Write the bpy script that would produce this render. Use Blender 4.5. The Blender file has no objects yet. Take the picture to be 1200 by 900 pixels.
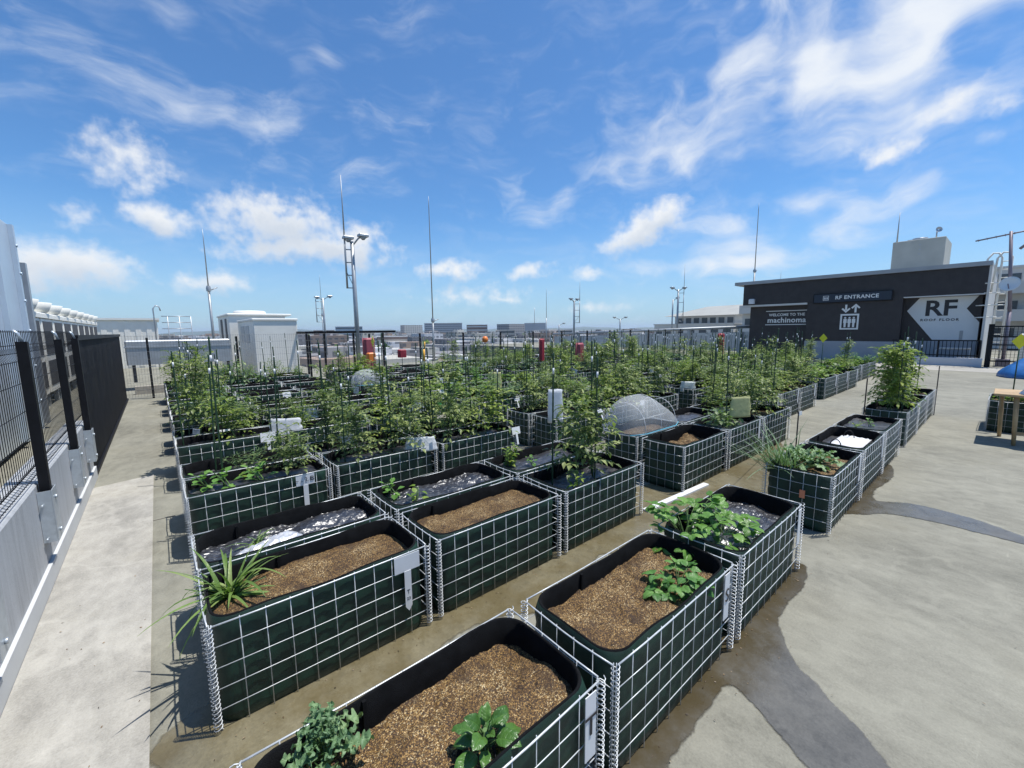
import bpy, math, random
from mathutils import Vector, Matrix
from math import sin, cos, pi, radians as R

scn = bpy.context.scene
COL = scn.collection
rnd = random.Random(7)
Z = Vector((0, 0, 1))

# ------------------------------------------------------------------ mesh builder
class MB:
    def __init__(s):
        s.v, s.f, s.m, s.sm, s.uv = [], [], [], [], {}

    def vert(s, p):
        s.v.append((p[0], p[1], p[2]))
        return len(s.v) - 1

    def face(s, idx, m=0, smooth=False):
        s.f.append(tuple(idx)); s.m.append(m); s.sm.append(smooth)

    def poly(s, pts, m=0):
        s.face([s.vert(p) for p in pts], m)

    def box(s, x0, x1, y0, y1, z0, z1, m=0):
        b = [s.vert(p) for p in ((x0, y0, z0), (x1, y0, z0), (x1, y1, z0), (x0, y1, z0), (x0, y0, z1), (x1, y0, z1), (x1, y1, z1), (x0, y1, z1))]
        for q in ((3, 2, 1, 0), (4, 5, 6, 7), (0, 1, 5, 4), (1, 2, 6, 5), (2, 3, 7, 6), (3, 0, 4, 7)):
            s.face([b[i] for i in q], m)

    def bbox(s, x0, x1, y0, y1, z0, z1, bv=0.01, m=0):
        # box with chamfered vertical and top edges
        def ring(z, ins):
            a, b, c, d = x0 + ins, x1 - ins, y0 + ins, y1 - ins
            k = bv
            return [s.vert(p) for p in ((a + k, c, z), (b - k, c, z), (b, c + k, z), (b, d - k, z), (b - k, d, z), (a + k, d, z), (a, d - k, z), (a, c + k, z))]
        r0, r1, r2 = ring(z0, 0), ring(z1 - bv, 0), ring(z1, bv * .8)
        for a, b in ((r0, r1), (r1, r2)):
            for i in range(8):
                j = (i + 1) % 8
                s.face((a[i], a[j], b[j], b[i]), m)
        s.face(r2, m); s.face(r0[::-1], m)

    def tube(s, pts, r, n=6, m=0, cap=True, smooth=True):
        pts = [Vector(p) for p in pts]
        rs = r if isinstance(r, (list, tuple)) else [r] * len(pts)
        prev = None; up = None
        for i, p in enumerate(pts):
            d = (pts[min(i + 1, len(pts) - 1)] - pts[max(i - 1, 0)])
            if d.length < 1e-9: d = Vector((0, 0, 1))
            d.normalize()
            if up is None:
                up = Vector((0, 0, 1)) if abs(d.z) < .9 else Vector((1, 0, 0))
            a = d.cross(up)
            if a.length < 1e-6: a = d.cross(Vector((1, 0, .1)))
            a.normalize(); b = a.cross(d).normalized(); up = b
            ring = [s.vert(p + (a * cos(2 * pi * k / n) + b * sin(2 * pi * k / n)) * rs[i]) for k in range(n)]
            if prev:
                for k in range(n):
                    s.face((prev[k], prev[(k + 1) % n], ring[(k + 1) % n], ring[k]), m, smooth)
            elif cap and n > 2:
                s.face(ring[::-1], m)
            prev = ring
        if cap and n > 2:
            s.face(prev, m)

    def cyl(s, x, y, z0, z1, r, n=12, m=0, r1=None):
        s.tube([(x, y, z0), (x, y, z1)], [r, r if r1 is None else r1], n, m)

    def lathe(s, c, prof, n=16, m=0, axis=None):
        c = Vector(c); ax = (Vector(axis) if axis else Z).normalized()
        a = ax.cross(Vector((1, 0, 0)) if abs(ax.x) < .9 else Vector((0, 1, 0))).normalized(); b = ax.cross(a)
        prev = None
        for r, h in prof:
            ring = [s.vert(c + ax * h + (a * cos(2 * pi * k / n) + b * sin(2 * pi * k / n)) * max(r, 1e-4)) for k in range(n)]
            if prev:
                for k in range(n):
                    s.face((prev[k], prev[(k + 1) % n], ring[(k + 1) % n], ring[k]), m, True)
            prev = ring

    def prism(s, pts2, fn, d0, d1, m=0):
        # polygon pts2 extruded between depths; fn(a, b, d) -> 3D point
        A = [s.vert(fn(a, b, d0)) for a, b in pts2]; B = [s.vert(fn(a, b, d1)) for a, b in pts2]
        s.face(A[::-1], m); s.face(B, m)
        for i in range(len(A)):
            j = (i + 1) % len(A)
            s.face((A[i], A[j], B[j], B[i]), m)

    def mesh(s, name, mats):
        me = bpy.data.meshes.new(name)
        me.from_pydata(s.v, [], s.f)
        for m in (mats if isinstance(mats, (list, tuple)) else [mats]):
            me.materials.append(m)
        me.polygons.foreach_set('material_index', s.m)
        me.polygons.foreach_set('use_smooth', s.sm)
        if s.uv:
            at = me.attributes.new('leafuv', 'FLOAT_VECTOR', 'POINT'); buf = [0.] * (3 * len(s.v))
            for i, (u, t) in s.uv.items(): buf[3 * i] = u; buf[3 * i + 1] = t
            at.data.foreach_set('vector', buf)
        me.update()
        return me

    def build(s, name, mats, parent=None, loc=None):
        return link(name, s.mesh(name, mats), parent, loc)


def link(name, data, parent=None, loc=None):
    o = bpy.data.objects.new(name, data)
    COL.objects.link(o)
    if parent: o.parent = parent
    if loc: o.location = loc
    return o


def tag(o, label=None, cat=None, group=None, kind=None):
    if label: o['label'] = label
    if cat: o['category'] = cat
    if group: o['group'] = group
    if kind: o['kind'] = kind
    return o


def thing(name, loc, label, cat, group=None, rz=0):
    o = link(name, None, None, loc); o.rotation_euler.z = rz
    o.empty_display_size = .1
    return tag(o, label, cat, group)


def struct(o):
    o['kind'] = 'structure'
    return o


def copy_thing(o, loc, rz=None, label=None, scale=None):
    c = o.copy(); COL.objects.link(c); c.location = loc
    if rz is not None: c.rotation_euler = (0, 0, rz)
    if scale: c.scale = (scale,) * 3 if isinstance(scale, (int, float)) else scale
    if label: c['label'] = label
    for ch in o.children:
        d = ch.copy(); COL.objects.link(d); d.parent = c
        for g in ch.children:
            e = g.copy(); COL.objects.link(e); e.parent = d
    return c


ORD = 'zeroth first second third fourth fifth sixth seventh eighth ninth tenth eleventh twelfth thirteenth fourteenth fifteenth sixteenth'.split()

# ------------------------------------------------------------------ materials
class NT:
    def __init__(s, t):
        s.t = t; s.n = t.nodes; s.l = t.links

    def node(s, ty, ins=None, **kw):
        n = s.n.new(ty)
        for k, v in kw.items(): setattr(n, k, v)
        for k, v in (ins or {}).items():
            s.put(n.inputs[k], v)
        return n

    def put(s, sock, v):
        if isinstance(v, bpy.types.NodeSocket): s.l.new(v, sock)
        else:
            try: sock.default_value = v
            except Exception: sock.default_value = tuple(v) + (1,)

    def math(s, op, a, b=None, c=None, clamp=False):
        n = s.n.new('ShaderNodeMath'); n.operation = op; n.use_clamp = clamp
        for i, v in enumerate((a, b, c)):
            if v is not None: s.put(n.inputs[i], v)
        return n.outputs[0]

    def mix(s, f, a, b, bl='MIX'):
        n = s.n.new('ShaderNodeMix'); n.data_type = 'RGBA'; n.blend_type = bl
        s.put(n.inputs[0], f); s.put(n.inputs[6], a); s.put(n.inputs[7], b)
        return n.outputs[2]

    def noise(s, vec, scale, detail=4, rough=.55, out=0):
        n = s.node('ShaderNodeTexNoise', {'Scale': scale, 'Detail': detail, 'Roughness': rough})
        if vec is not None: s.l.new(vec, n.inputs['Vector'])
        return n.outputs[out]

    def ramp(s, f, stops, interp='LINEAR'):
        n = s.n.new('ShaderNodeValToRGB'); n.color_ramp.interpolation = interp
        el = n.color_ramp.elements
        while len(el) < len(stops): el.new(.5)
        for e, (p, c) in zip(el, stops):
            e.position = p; e.color = tuple(c) + (1,) if len(c) == 3 else c
        s.put(n.inputs[0], f)
        return n.outputs[0]

    def sstep(s, x, a, b):
        n = s.n.new('ShaderNodeMapRange'); n.interpolation_type = 'SMOOTHSTEP'
        s.put(n.inputs[0], x); n.inputs[1].default_value = a; n.inputs[2].default_value = b
        return n.outputs[0]


def newmat(name):
    m = bpy.data.materials.new(name); m.use_nodes = True
    t = NT(m.node_tree)
    b = t.n['Principled BSDF']
    return m, t, b


def pmat(name, col, rough=.6, metal=0., var=.12, scale=6., bump=0., bscale=None, spec=.5, dirt=None):
    m, t, b = newmat(name)
    co = t.node('ShaderNodeTexCoord').outputs['Object']
    nz = t.noise(co, scale, 5)
    lo = tuple(c * (1 - var) for c in col); hi = tuple(min(1, c * (1 + var)) for c in col)
    c = t.ramp(nz, [(.3, lo), (.7, hi)])
    if dirt:
        d = t.noise(co, scale * .3, 6, .7)
        c = t.mix(t.sstep(d, .52, .72), c, tuple(dirt) + (1,))
    t.put(b.inputs['Base Color'], c)
    b.inputs['Roughness'].default_value = rough; b.inputs['Metallic'].default_value = metal
    b.inputs['Specular IOR Level'].default_value = spec
    if bump:
        bn = t.node('ShaderNodeBump', {'Strength': bump, 'Distance': .01, 'Height': t.noise(co, bscale or scale * 8, 4)})
        t.l.new(bn.outputs[0], b.inputs['Normal'])
    return m


def leafmat(name, c0, c1, c2, trans=.3, rough=.42):
    m, t, b = newmat(name)
    g = t.node('ShaderNodeNewGeometry')
    oi = t.node('ShaderNodeObjectInfo')
    f = t.math('ADD', t.math('MULTIPLY', g.outputs['Random Per Island'], .75), t.math('MULTIPLY', oi.outputs['Random'], .25))
    co = t.node('ShaderNodeTexCoord').outputs['Object']
    f = t.math('ADD', f, t.math('MULTIPLY', t.math('SUBTRACT', t.noise(co, 60, 2), .5), .35), clamp=True)
    c = t.ramp(f, [(0, c0), (.55, c1), (1, c2)])
    av = t.node('ShaderNodeAttribute'); av.attribute_name = 'leafuv'
    su = t.node('ShaderNodeSeparateXYZ'); t.l.new(av.outputs['Vector'], su.inputs[0])
    au = t.math('ABSOLUTE', su.outputs[0])
    rib = t.math('SUBTRACT', 1., t.sstep(au, .03, .14))
    vf = t.math('ABSOLUTE', t.math('SUBTRACT', t.math('FRACT', t.math('SUBTRACT', t.math('MULTIPLY', su.outputs[1], 6.5), t.math('MULTIPLY', au, 1.1))), .5))
    vein = t.math('MAXIMUM', rib, t.math('MULTIPLY', t.math('SUBTRACT', 1., t.sstep(vf, .04, .16)), .7))
    c = t.mix(t.math('MULTIPLY', vein, .38), c, t.mix(1., c, (1.75, 1.6, 1.7, 1), 'MULTIPLY'))
    # browned patches and nibbled-looking spots on some leaves
    sp_ = t.math('MULTIPLY', t.sstep(t.noise(co, 34, 3), .66, .74), t.math('GREATER_THAN', g.outputs['Random Per Island'], .72))
    c = t.mix(t.math('MULTIPLY', sp_, .6), c, (.20, .16, .05, 1))
    # paler underside
    c = t.mix(t.math('MULTIPLY', g.outputs['Backfacing'], .25), c, (.14, .2, .1, 1))
    t.put(b.inputs['Base Color'], c)
    b.inputs['Roughness'].default_value = rough
    b.inputs['Specular IOR Level'].default_value = .45
    bn = t.node('ShaderNodeBump', {'Strength': .5, 'Distance': .004, 'Height': t.math('SUBTRACT', t.noise(co, 110, 3), t.math('MULTIPLY', vein, .7))})
    t.l.new(bn.outputs[0], b.inputs['Normal'])
    tr = t.node('ShaderNodeBsdfTranslucent')
    t.put(tr.inputs[0], t.mix(1.0, c, (1.0, 1.25, .5, 1), 'MULTIPLY'))
    mx = t.node('ShaderNodeMixShader', {0: trans})
    t.l.new(b.outputs[0], mx.inputs[1]); t.l.new(tr.outputs[0], mx.inputs[2])
    t.l.new(mx.outputs[0], t.n['Material Output'].inputs[0])
    return m


M = {}
M['galv'] = pmat('galvanised_wire', (.52, .54, .55), .42, .3, .15, 40)
M['felt_out'] = pmat('green_felt', (.0062, .031, .020), .52, 0, .4, 9, .5, 260, .4, (.020, .040, .028))
M['felt_in'] = pmat('charcoal_felt', (.0085, .009, .010), .9, 0, .3, 18, .6, 320, .08)
M['stake'] = pmat('stake_plastic', (.016, .05, .02), .45, 0, .25, 20)
M['white'] = pmat('white_plastic', (.66, .67, .68), .45, 0, .05, 8)
M['ink'] = pmat('black_ink', (.02, .02, .025), .6)
M['black_paint'] = pmat('black_paint', (.009, .009, .011), .5, 0, .2, 12, 0, None, .18)
M['stem'] = pmat('stem_green', (.09, .16, .045), .55, 0, .25, 20)
M['tom'] = leafmat('tomato_leaf', (.060, .096, .026), (.185, .238, .075), (.44, .48, .18), .34, .34)
M['dark'] = leafmat('dark_leaf', (.046, .088, .032), (.115, .180, .064), (.32, .39, .16), .32, .32)
M['glossy'] = leafmat('glossy_leaf', (.04, .105, .022), (.072, .165, .032), (.125, .245, .055), .22, .3)
M['tomy'] = leafmat('pale_tomato_leaf', (.08, .135, .022), (.20, .27, .045), (.40, .44, .10), .36, .38)
M['yel'] = leafmat('yellow_green_leaf', (.08, .15, .02), (.16, .26, .035), (.30, .36, .05), .34)
M['bean'] = leafmat('bean_leaf', (.07, .17, .025), (.13, .28, .05), (.22, .38, .08), .32, .38)
M['blue'] = leafmat('brassica_leaf', (.085, .165, .075), (.15, .255, .115), (.25, .35, .16), .2, .5)
M['grass'] = leafmat('grass_blade', (.09, .17, .035), (.18, .28, .07), (.33, .40, .15), .32, .4)
M['fen'] = leafmat('leek_leaf', (.09, .16, .08), (.15, .24, .13), (.24, .33, .2), .2, .5)


def soil_material():
    m, t, b = newmat('bark_soil')
    co = t.node('ShaderNodeTexCoord').outputs['Object']
    v1 = t.node('ShaderNodeTexVoronoi', {'Scale': 330.}); t.l.new(co, v1.inputs['Vector'])
    v2 = t.node('ShaderNodeTexVoronoi', {'Scale': 170.}); t.l.new(co, v2.inputs['Vector'])
    s1 = t.node('ShaderNodeSeparateColor'); t.l.new(v1.outputs['Color'], s1.inputs[0])
    s2 = t.node('ShaderNodeSeparateColor'); t.l.new(v2.outputs['Color'], s2.inputs[0])
    big = t.noise(co, 7, 5, .6)
    f = t.math('ADD', s1.outputs[0], t.math('MULTIPLY', t.math('SUBTRACT', big, .5), .95))
    c = t.ramp(f, [(0, (.014, .008, .004)), (.30, (.046, .022, .008)), (.58, (.155, .082, .023)), (.80, (.28, .165, .050)), (.93, (.40, .26, .10)), (1, (.58, .46, .26))])
    c = t.mix(t.math('MULTIPLY', t.math('GREATER_THAN', s2.outputs[1], .82), .75), c, (.045, .024, .012, 1))
    wet = t.sstep(t.noise(co, 4.6, 6, .68), .50, .62)
    c = t.mix(t.math('MULTIPLY', wet, .72), c, (.040, .020, .008, 1))
    t.put(b.inputs['Base Color'], c); b.inputs['Roughness'].default_value = .8
    h = t.math('ADD', t.math('MULTIPLY', s1.outputs[1], .6), t.math('MULTIPLY', s2.outputs[2], .8))
    bn = t.node('ShaderNodeBump', {'Strength': .9, 'Distance': .006, 'Height': h})
    t.l.new(bn.outputs[0], b.inputs['Normal'])
    return m


def mulch_material():
    m, t, b = newmat('mulch_film')
    co = t.node('ShaderNodeTexCoord').outputs['Object']
    mp = t.node('ShaderNodeMapping', {'Scale': (1., 3.2, 1.), 'Rotation': (0, 0, .5)}); t.l.new(co, mp.inputs[0])
    n1 = t.noise(mp.outputs[0], 9, 6, .62); n2 = t.noise(mp.outputs[0], 26, 5, .6)
    t.put(b.inputs['Base Color'], t.ramp(t.noise(co, 11, 6, .7), [(.45, (.020, .021, .026)), (.66, (.04, .041, .046)), (.82, (.11, .10, .08))]))
    t.put(b.inputs['Roughness'], t.math('ADD', .26, t.math('MULTIPLY', t.noise(co, 14, 4), .22)))
    b.inputs['Specular IOR Level'].default_value = 1.0
    b.inputs['Coat Weight'].default_value = .35; b.inputs['Coat IOR'].default_value = 1.6; b.inputs['Coat Roughness'].default_value = .3
    w = t.math('ABSOLUTE', t.math('SUBTRACT', t.noise(mp.outputs[0], 10, 3, .5), .5))
    h = t.math('ADD', t.math('MULTIPLY', t.math('SUBTRACT', .3, w), 2.2), t.math('MULTIPLY', n2, .10))
    bn = t.node('ShaderNodeBump', {'Strength': .8, 'Distance': .010, 'Height': h})
    t.l.new(bn.outputs[0], b.inputs['Normal']); t.l.new(bn.outputs[0], b.inputs['Coat Normal'])
    return m


def concrete_material(name, base, wet=0., tint=(.2, .16, .08)):
    m, t, b = newmat(name)
    co = t.node('ShaderNodeTexCoord').outputs['Object']
    mp = t.node('ShaderNodeMapping', {'Scale': (1., .55, 1.), 'Rotation': (0, 0, -.35)}); t.l.new(co, mp.inputs[0])
    big = t.noise(co, .55, 6, .6); mid = t.noise(mp.outputs[0], 2.6, 8, .68); fine = t.noise(co, 90, 4, .7); spk = t.noise(co, 320, 2, .6)
    f = t.math('ADD', t.math('MULTIPLY', big, .30), t.math('ADD', t.math('MULTIPLY', mid, .26), t.math('ADD', t.math('MULTIPLY', t.noise(mp.outputs[0], 11, 7, .7), .24), t.math('MULTIPLY', fine, .20))))
    lo = tuple(x * .58 for x in base); hi = tuple(min(1, x * 1.36) for x in base)
    c = t.ramp(f, [(.38, lo), (.5, base), (.61, hi)])
    c = t.mix(t.math('MULTIPLY', t.sstep(t.noise(co, 1.1, 6, .65), .5, .72), .35), c, tuple(x * y for x, y in zip(base, (.76, .73, .64))) + (1,))
    c = t.mix(t.math('MULTIPLY', t.sstep(spk, .62, .74), .4), c, tuple(x * .5 for x in base) + (1,))
    # small pale scuffs
    sc = t.node('ShaderNodeMapping', {'Scale': (3., 24., 1.), 'Rotation': (0, 0, .6)}); t.l.new(co, sc.inputs[0])
    scuff = t.math('MULTIPLY', t.sstep(t.noise(sc.outputs[0], 1.2, 3, .5), .67, .75), t.sstep(t.noise(co, .8, 3), .48, .6))
    c = t.mix(t.math('MULTIPLY', scuff, .45), c, tuple(min(1, x * 1.6) for x in base) + (1,))
    ring = t.math('SUBTRACT', 1., t.sstep(t.math('ABSOLUTE', t.math('SUBTRACT', t.noise(co, .8, 5, .55), .5)), .002, .022))
    c = t.mix(t.math('MULTIPLY', ring, .22), c, tuple(min(1, x * 1.45) for x in base) + (1,))
    if wet:
        mot = t.sstep(t.noise(co, 9, 7, .72), .48, .66)
        c = t.mix(t.math('MULTIPLY', mot, .45), c, tuple(x * .5 for x in base) + (1,))
        alg = t.sstep(t.noise(co, 2.2, 6, .65), .42, .62)
        if wet < 1:      # brown algae film, thickest where the planters drain
            sy_ = t.node('ShaderNodeSeparateXYZ'); t.l.new(co, sy_.inputs[0])
            alg = t.sstep(t.math('ADD', sy_.outputs[1], t.math('MULTIPLY', t.math('SUBTRACT', t.noise(co, 5, 6, .7), .5), .6)), .54, .86)
            alg = t.math('MULTIPLY', alg, 1.4)
        c = t.mix(t.math('MULTIPLY', alg, .6), c, tuple(tint) + (1,))
        t.put(b.inputs['Roughness'], t.math('ADD', .02, t.math('MULTIPLY', t.noise(co, 4, 5), .55)))
        b.inputs['Specular IOR Level'].default_value = .5
    else:
        b.inputs['Roughness'].default_value = .85
        b.inputs['Specular IOR Level'].default_value = .3
    t.put(b.inputs['Base Color'], c)
    bn = t.node('ShaderNodeBump', {'Strength': .12 if wet else .35, 'Distance': .006, 'Height': t.math('ADD', fine, t.math('MULTIPLY', t.noise(mp.outputs[0], 12, 6, .7), .8))})
    t.l.new(bn.outputs[0], b.inputs['Normal'])
    return m


M['soil'] = soil_material()
M['mulch'] = mulch_material()
M['deck'] = concrete_material('deck_concrete', (.212, .205, .166))
M['slab'] = concrete_material('slab_concrete', (.33, .315, .28))
M['wet'] = concrete_material('wet_concrete', (.108, .104, .092), .5, (.052, .037, .012))
M['damp'] = concrete_material('damp_concrete', (.165, .145, .092), 1., (.095, .072, .028))

# ------------------------------------------------------------------ camera, light, sky
F, YAW, PIT, ROL, H = 489.78, .700747, .130066, -.0115174, 1.7291
fw = Vector((sin(YAW) * cos(PIT), cos(YAW) * cos(PIT), -sin(PIT)))
r0 = Vector((cos(YAW), -sin(YAW), 0)); u0 = r0.cross(fw)
rr = cos(ROL) * r0 + sin(ROL) * u0; uu = -sin(ROL) * r0 + cos(ROL) * u0
cd = bpy.data.cameras.new('camera'); cam = link('camera', cd)
cd.sensor_width = 36; cd.lens = 36 * F / 1200; cd.clip_start = .02; cd.clip_end = 20000
mw = Matrix((rr, uu, -fw)).transposed().to_4x4(); mw.translation = (0, 0, H)
cam.matrix_world = mw
scn.camera = cam

SUN = Vector((.28, -.17, 1)).normalized()
sl = bpy.data.lights.new('sun', 'SUN'); sl.energy = 4.7; sl.angle = R(.53); sl.color = (1, .965, .91)
so = link('sun', sl); so.rotation_euler = SUN.to_track_quat('Z', 'Y').to_euler(); so.location = (0, 0, 30)

CUM = [(12.03, 12.28, 6.41, 3.0, -2.81, 1), (19.3, 10.47, 5.67, 2.4, -1.81, 1), (13.61, 9.82, 7.25, 1.53, 4.09, 0.9), (1.25, 11.49, 2.77, 1.59, -1.46, 0.9), (-5.64, 6.25, 5.0, 2.1, 1.28, 0.95), (-8.31, 5.55, 3.4, 1.8, 5.25, 0.85), (5.34, 5.38, 3.6, 1.3, 2.93, 0.75), (56.8, 11.84, 4.98, 1.77, 17.85, 1), (59.29, 13.3, 2.95, 1.78, 4.67, 1), (32.07, 7.86, 3.79, 1.19, 0.46, 0.75), (42.83, 7.59, 3.18, 0.87, -0.98, 0.7), (-0.53, 16.21, 3.69, 2.69, -5.78, 0.55), (-4.32, 10.93, 1.62, 1.06, 9.52, 0.4), (84.94, 19.12, 1.96, 1.23, 9.83, 0.75), (80.85, 16.76, 2.57, 1.38, -2.69, 0.75), (87.79, 18.3, 1.78, 0.83, 7.5, 0.5), (35.71, 4.68, 6.83, 1.34, -0.28, 0.5), (50.47, 7.4, 2.21, 0.86, -1.97, 0.6), (51.64, 2.55, 3.88, 0.67, -1.18, 0.6), (39.13, 4.1, 2.87, 0.67, -0.57, 0.55)]
CIR = [(82.25, 24.06, 10.93, 6.1, 7.61, 1.35), (75.2, 26.4, 7.13, 5.05, 34.77, 1.2), (66.78, 29.4, 5.0, 5.1, 30.93, 1.1), (86.5, 25.5, 6.52, 4.5, 0.35, 1.1), (61.4, 21.3, 11.0, 4.0, 2.56, 0.85), (57.41, 24.54, 6.12, 3.11, -22.6, 0.4), (73.19, 11.95, 11.57, 1.97, 1.83, 1.15), (70.9, 9.95, 10.72, 2.05, 0.13, 1.05), (67.57, 8.04, 9.81, 1.75, -1.56, 0.95), (78.14, 14.15, 5.36, 1.32, 0.28, 0.4), (44.33, 17.14, 5.43, 3.76, -28.1, 0.8), (9.98, 22.49, 18.22, 2.72, 2.39, 0.75), (15.67, 19.45, 9.31, 2.03, -14.12, 0.6), (21.29, 18.79, 6.44, 2.32, -18.54, 0.55), (0.09, 21.91, 8.6, 3.02, -6.79, 0.45), (-4.47, 25.85, 4.03, 1.37, -12.27, 0.5), (4.41, 28.82, 2.52, 1.39, -19.47, 0.6), (18.03, 28.66, 1.53, 0.81, -6.93, 0.6), (36.1, 21.41, 4.92, 1.43, 0.84, 0.35), (63.59, 14.74, 11.19, 2.8, -1.8, 0.35), (0.43, 24.88, 3.93, 1.32, -6.31, 0.3), (27.19, 33.89, 15.6, 1.78, -0.94, 0.25), (87.59, 15.41, 1.41, 0.57, 3.62, 0.4)]
SKY_S = .12


def make_world():
    w = bpy.data.worlds.new('World'); scn.world = w; w.use_nodes = True
    t = NT(w.node_tree); bg = t.n['Background']
    sky = t.node('ShaderNodeTexSky', sky_type='NISHITA', sun_disc=False)
    sky.sun_elevation = math.asin(SUN.z); sky.sun_rotation = math.atan2(SUN.x, SUN.y)
    sky.air_density = 1.0; sky.dust_density = .6; sky.ozone_density = 2.2; sky.altitude = 50
    d = t.node('ShaderNodeTexCoord').outputs['Generated']
    sp = t.node('ShaderNodeSeparateXYZ'); t.l.new(d, sp.inputs[0])
    az = t.math('MULTIPLY', t.math('ARCTAN2', sp.outputs[0], sp.outputs[1]), 57.29578)
    el = t.math('MULTIPLY', t.math('ARCSINE', sp.outputs[2]), 57.29578)
    p = t.node('ShaderNodeCombineXYZ'); t.l.new(az, p.inputs[0]); t.l.new(el, p.inputs[1]); p = p.outputs[0]

    def vm(op, a, b, scale=None):
        n = t.n.new('ShaderNodeVectorMath'); n.operation = op
        t.put(n.inputs[0], a)
        if b is not None: t.put(n.inputs[1], b)
        if scale is not None: n.inputs['Scale'].default_value = scale
        return n.outputs['Value' if op == 'LENGTH' else 'Vector']
    wz = t.noise(p, .22, 3, .55, 1)
    pw = vm('ADD', p, vm('SCALE', vm('SUBTRACT', wz, (.5, .5, .5)), None, 2.6))
    wz2 = t.noise(p, .11, 2, .5, 1)
    pc = vm('ADD', p, vm('SCALE', vm('SUBTRACT', wz2, (.5, .5, .5)), None, 4.5))

    def local(v, b):
        mp = t.n.new('ShaderNodeMapping'); mp.vector_type = 'TEXTURE'
        t.l.new(v, mp.inputs[0])
        mp.inputs['Location'].default_value = (b[0], b[1], 0); mp.inputs['Rotation'].default_value = (0, 0, R(b[4]))
        mp.inputs['Scale'].default_value = (b[2], b[3], 1)
        return mp.outputs[0]

    def blobs(v, lst, kx, ky):
        D = None
        for b in lst:
            q = local(v, (b[0], b[1], b[2] * kx, b[3] * ky, b[4]))
            m = t.math('MULTIPLY', t.math('SUBTRACT', 1., vm('LENGTH', q, None)), b[5])
            D = m if D is None else t.math('MAXIMUM', D, m)
        return D
    fb = t.noise(p, .55, 6, .56)
    D = blobs(pw, CUM, 1.45, 1.55)
    dc = t.math('MULTIPLY', t.sstep(t.math('ADD', D, t.math('MULTIPLY', t.math('SUBTRACT', fb, .5), 1.1)), .04, .78), .96)
    # lit tops and soft grey undersides: how much cloud lies a little higher up
    SH = blobs(vm('ADD', pw, (0, 1.5, 0)), CUM[:11], 1.35, 1.45)
    shade = t.sstep(t.math('ADD', SH, t.math('MULTIPLY', t.math('SUBTRACT', fb, .5), .9)), .05, .85)

    def streak(rot, sx, sy, detail=6):
        mp = t.n.new('ShaderNodeMapping'); t.l.new(pc, mp.inputs[0])
        mp.inputs['Rotation'].default_value = (0, 0, R(-rot)); mp.inputs['Scale'].default_value = (sx, sy, 1)
        return t.noise(mp.outputs[0], 1., detail, .6)
    sA = streak(-6, .075, .42, 7); sB = streak(24, .09, .27, 7)
    DA = blobs(pc, [b for b in CIR if b[0] <= 52], 1.5, 1.75)
    DB = blobs(pc, [b for b in CIR if b[0] > 52], 1.42, 1.55)
    EA = t.math('MULTIPLY', t.sstep(t.math('ADD', DA, t.math('MULTIPLY', t.math('SUBTRACT', sA, .5), 1.7)), .08, 1.25), .68)
    EB = t.math('MULTIPLY', t.sstep(t.math('ADD', DB, t.math('MULTIPLY', t.math('SUBTRACT', sB, .5), 1.45)), .0, 1.15), .95)
    E = t.math('MAXIMUM', EA, EB)
    E = t.math('MAXIMUM', E, t.math('MULTIPLY', t.sstep(sA, .45, .8), .15))
    k = 1. / SKY_S
    ccol = t.mix(shade, (.76 * k, .775 * k, .79 * k, 1), (.55 * k, .60 * k, .67 * k, 1))
    # lift the blue a little and whiten towards the horizon as humid summer air does
    base_sky = t.mix(1.0, sky.outputs[0], (.50, .80, 1.06, 1), 'MULTIPLY')
    hz = t.math('MULTIPLY', t.math('SUBTRACT', 1., t.sstep(el, -2., 15.)), .62)
    c = t.mix(hz, base_sky, (.40 * k, .54 * k, .70 * k, 1))
    c = t.mix(E, c, (.72 * k, .755 * k, .80 * k, 1))
    c = t.mix(dc, c, ccol)
    t.l.new(c, bg.inputs[0]); bg.inputs[1].default_value = SKY_S
    try: w.cycles.sampling_method = 'MANUAL'; w.cycles.sample_map_resolution = 512
    except Exception: pass


make_world()
scn.view_settings.view_transform = 'Standard'; scn.view_settings.look = 'None'
scn.view_settings.exposure = .3; scn.view_settings.gamma = 1
scn.render.engine = 'CYCLES'
scn.cycles.use_denoising = True
scn.cycles.max_bounces = 8; scn.cycles.transparent_max_bounces = 12

# ------------------------------------------------------------------ setting
def sheet(name, pts, z, m):
    b = MB(); b.poly([(x, y, z) for x, y in pts])
    return struct(b.build(name, m))


def smooth_loop(pts, n=6):
    out = []; N = len(pts)
    for i in range(N):
        p0, p1, p2, p3 = pts[i - 1], pts[i], pts[(i + 1) % N], pts[(i + 2) % N]
        for k in range(n):
            t = k / n
            out.append(tuple(.5 * (2 * p1[j] + (p2[j] - p0[j]) * t + (2 * p0[j] - 5 * p1[j] + 4 * p2[j] - p3[j]) * t * t + (3 * p1[j] - p0[j] - 3 * p2[j] + p3[j]) * t ** 3) for j in (0, 1)))
    return out


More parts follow.
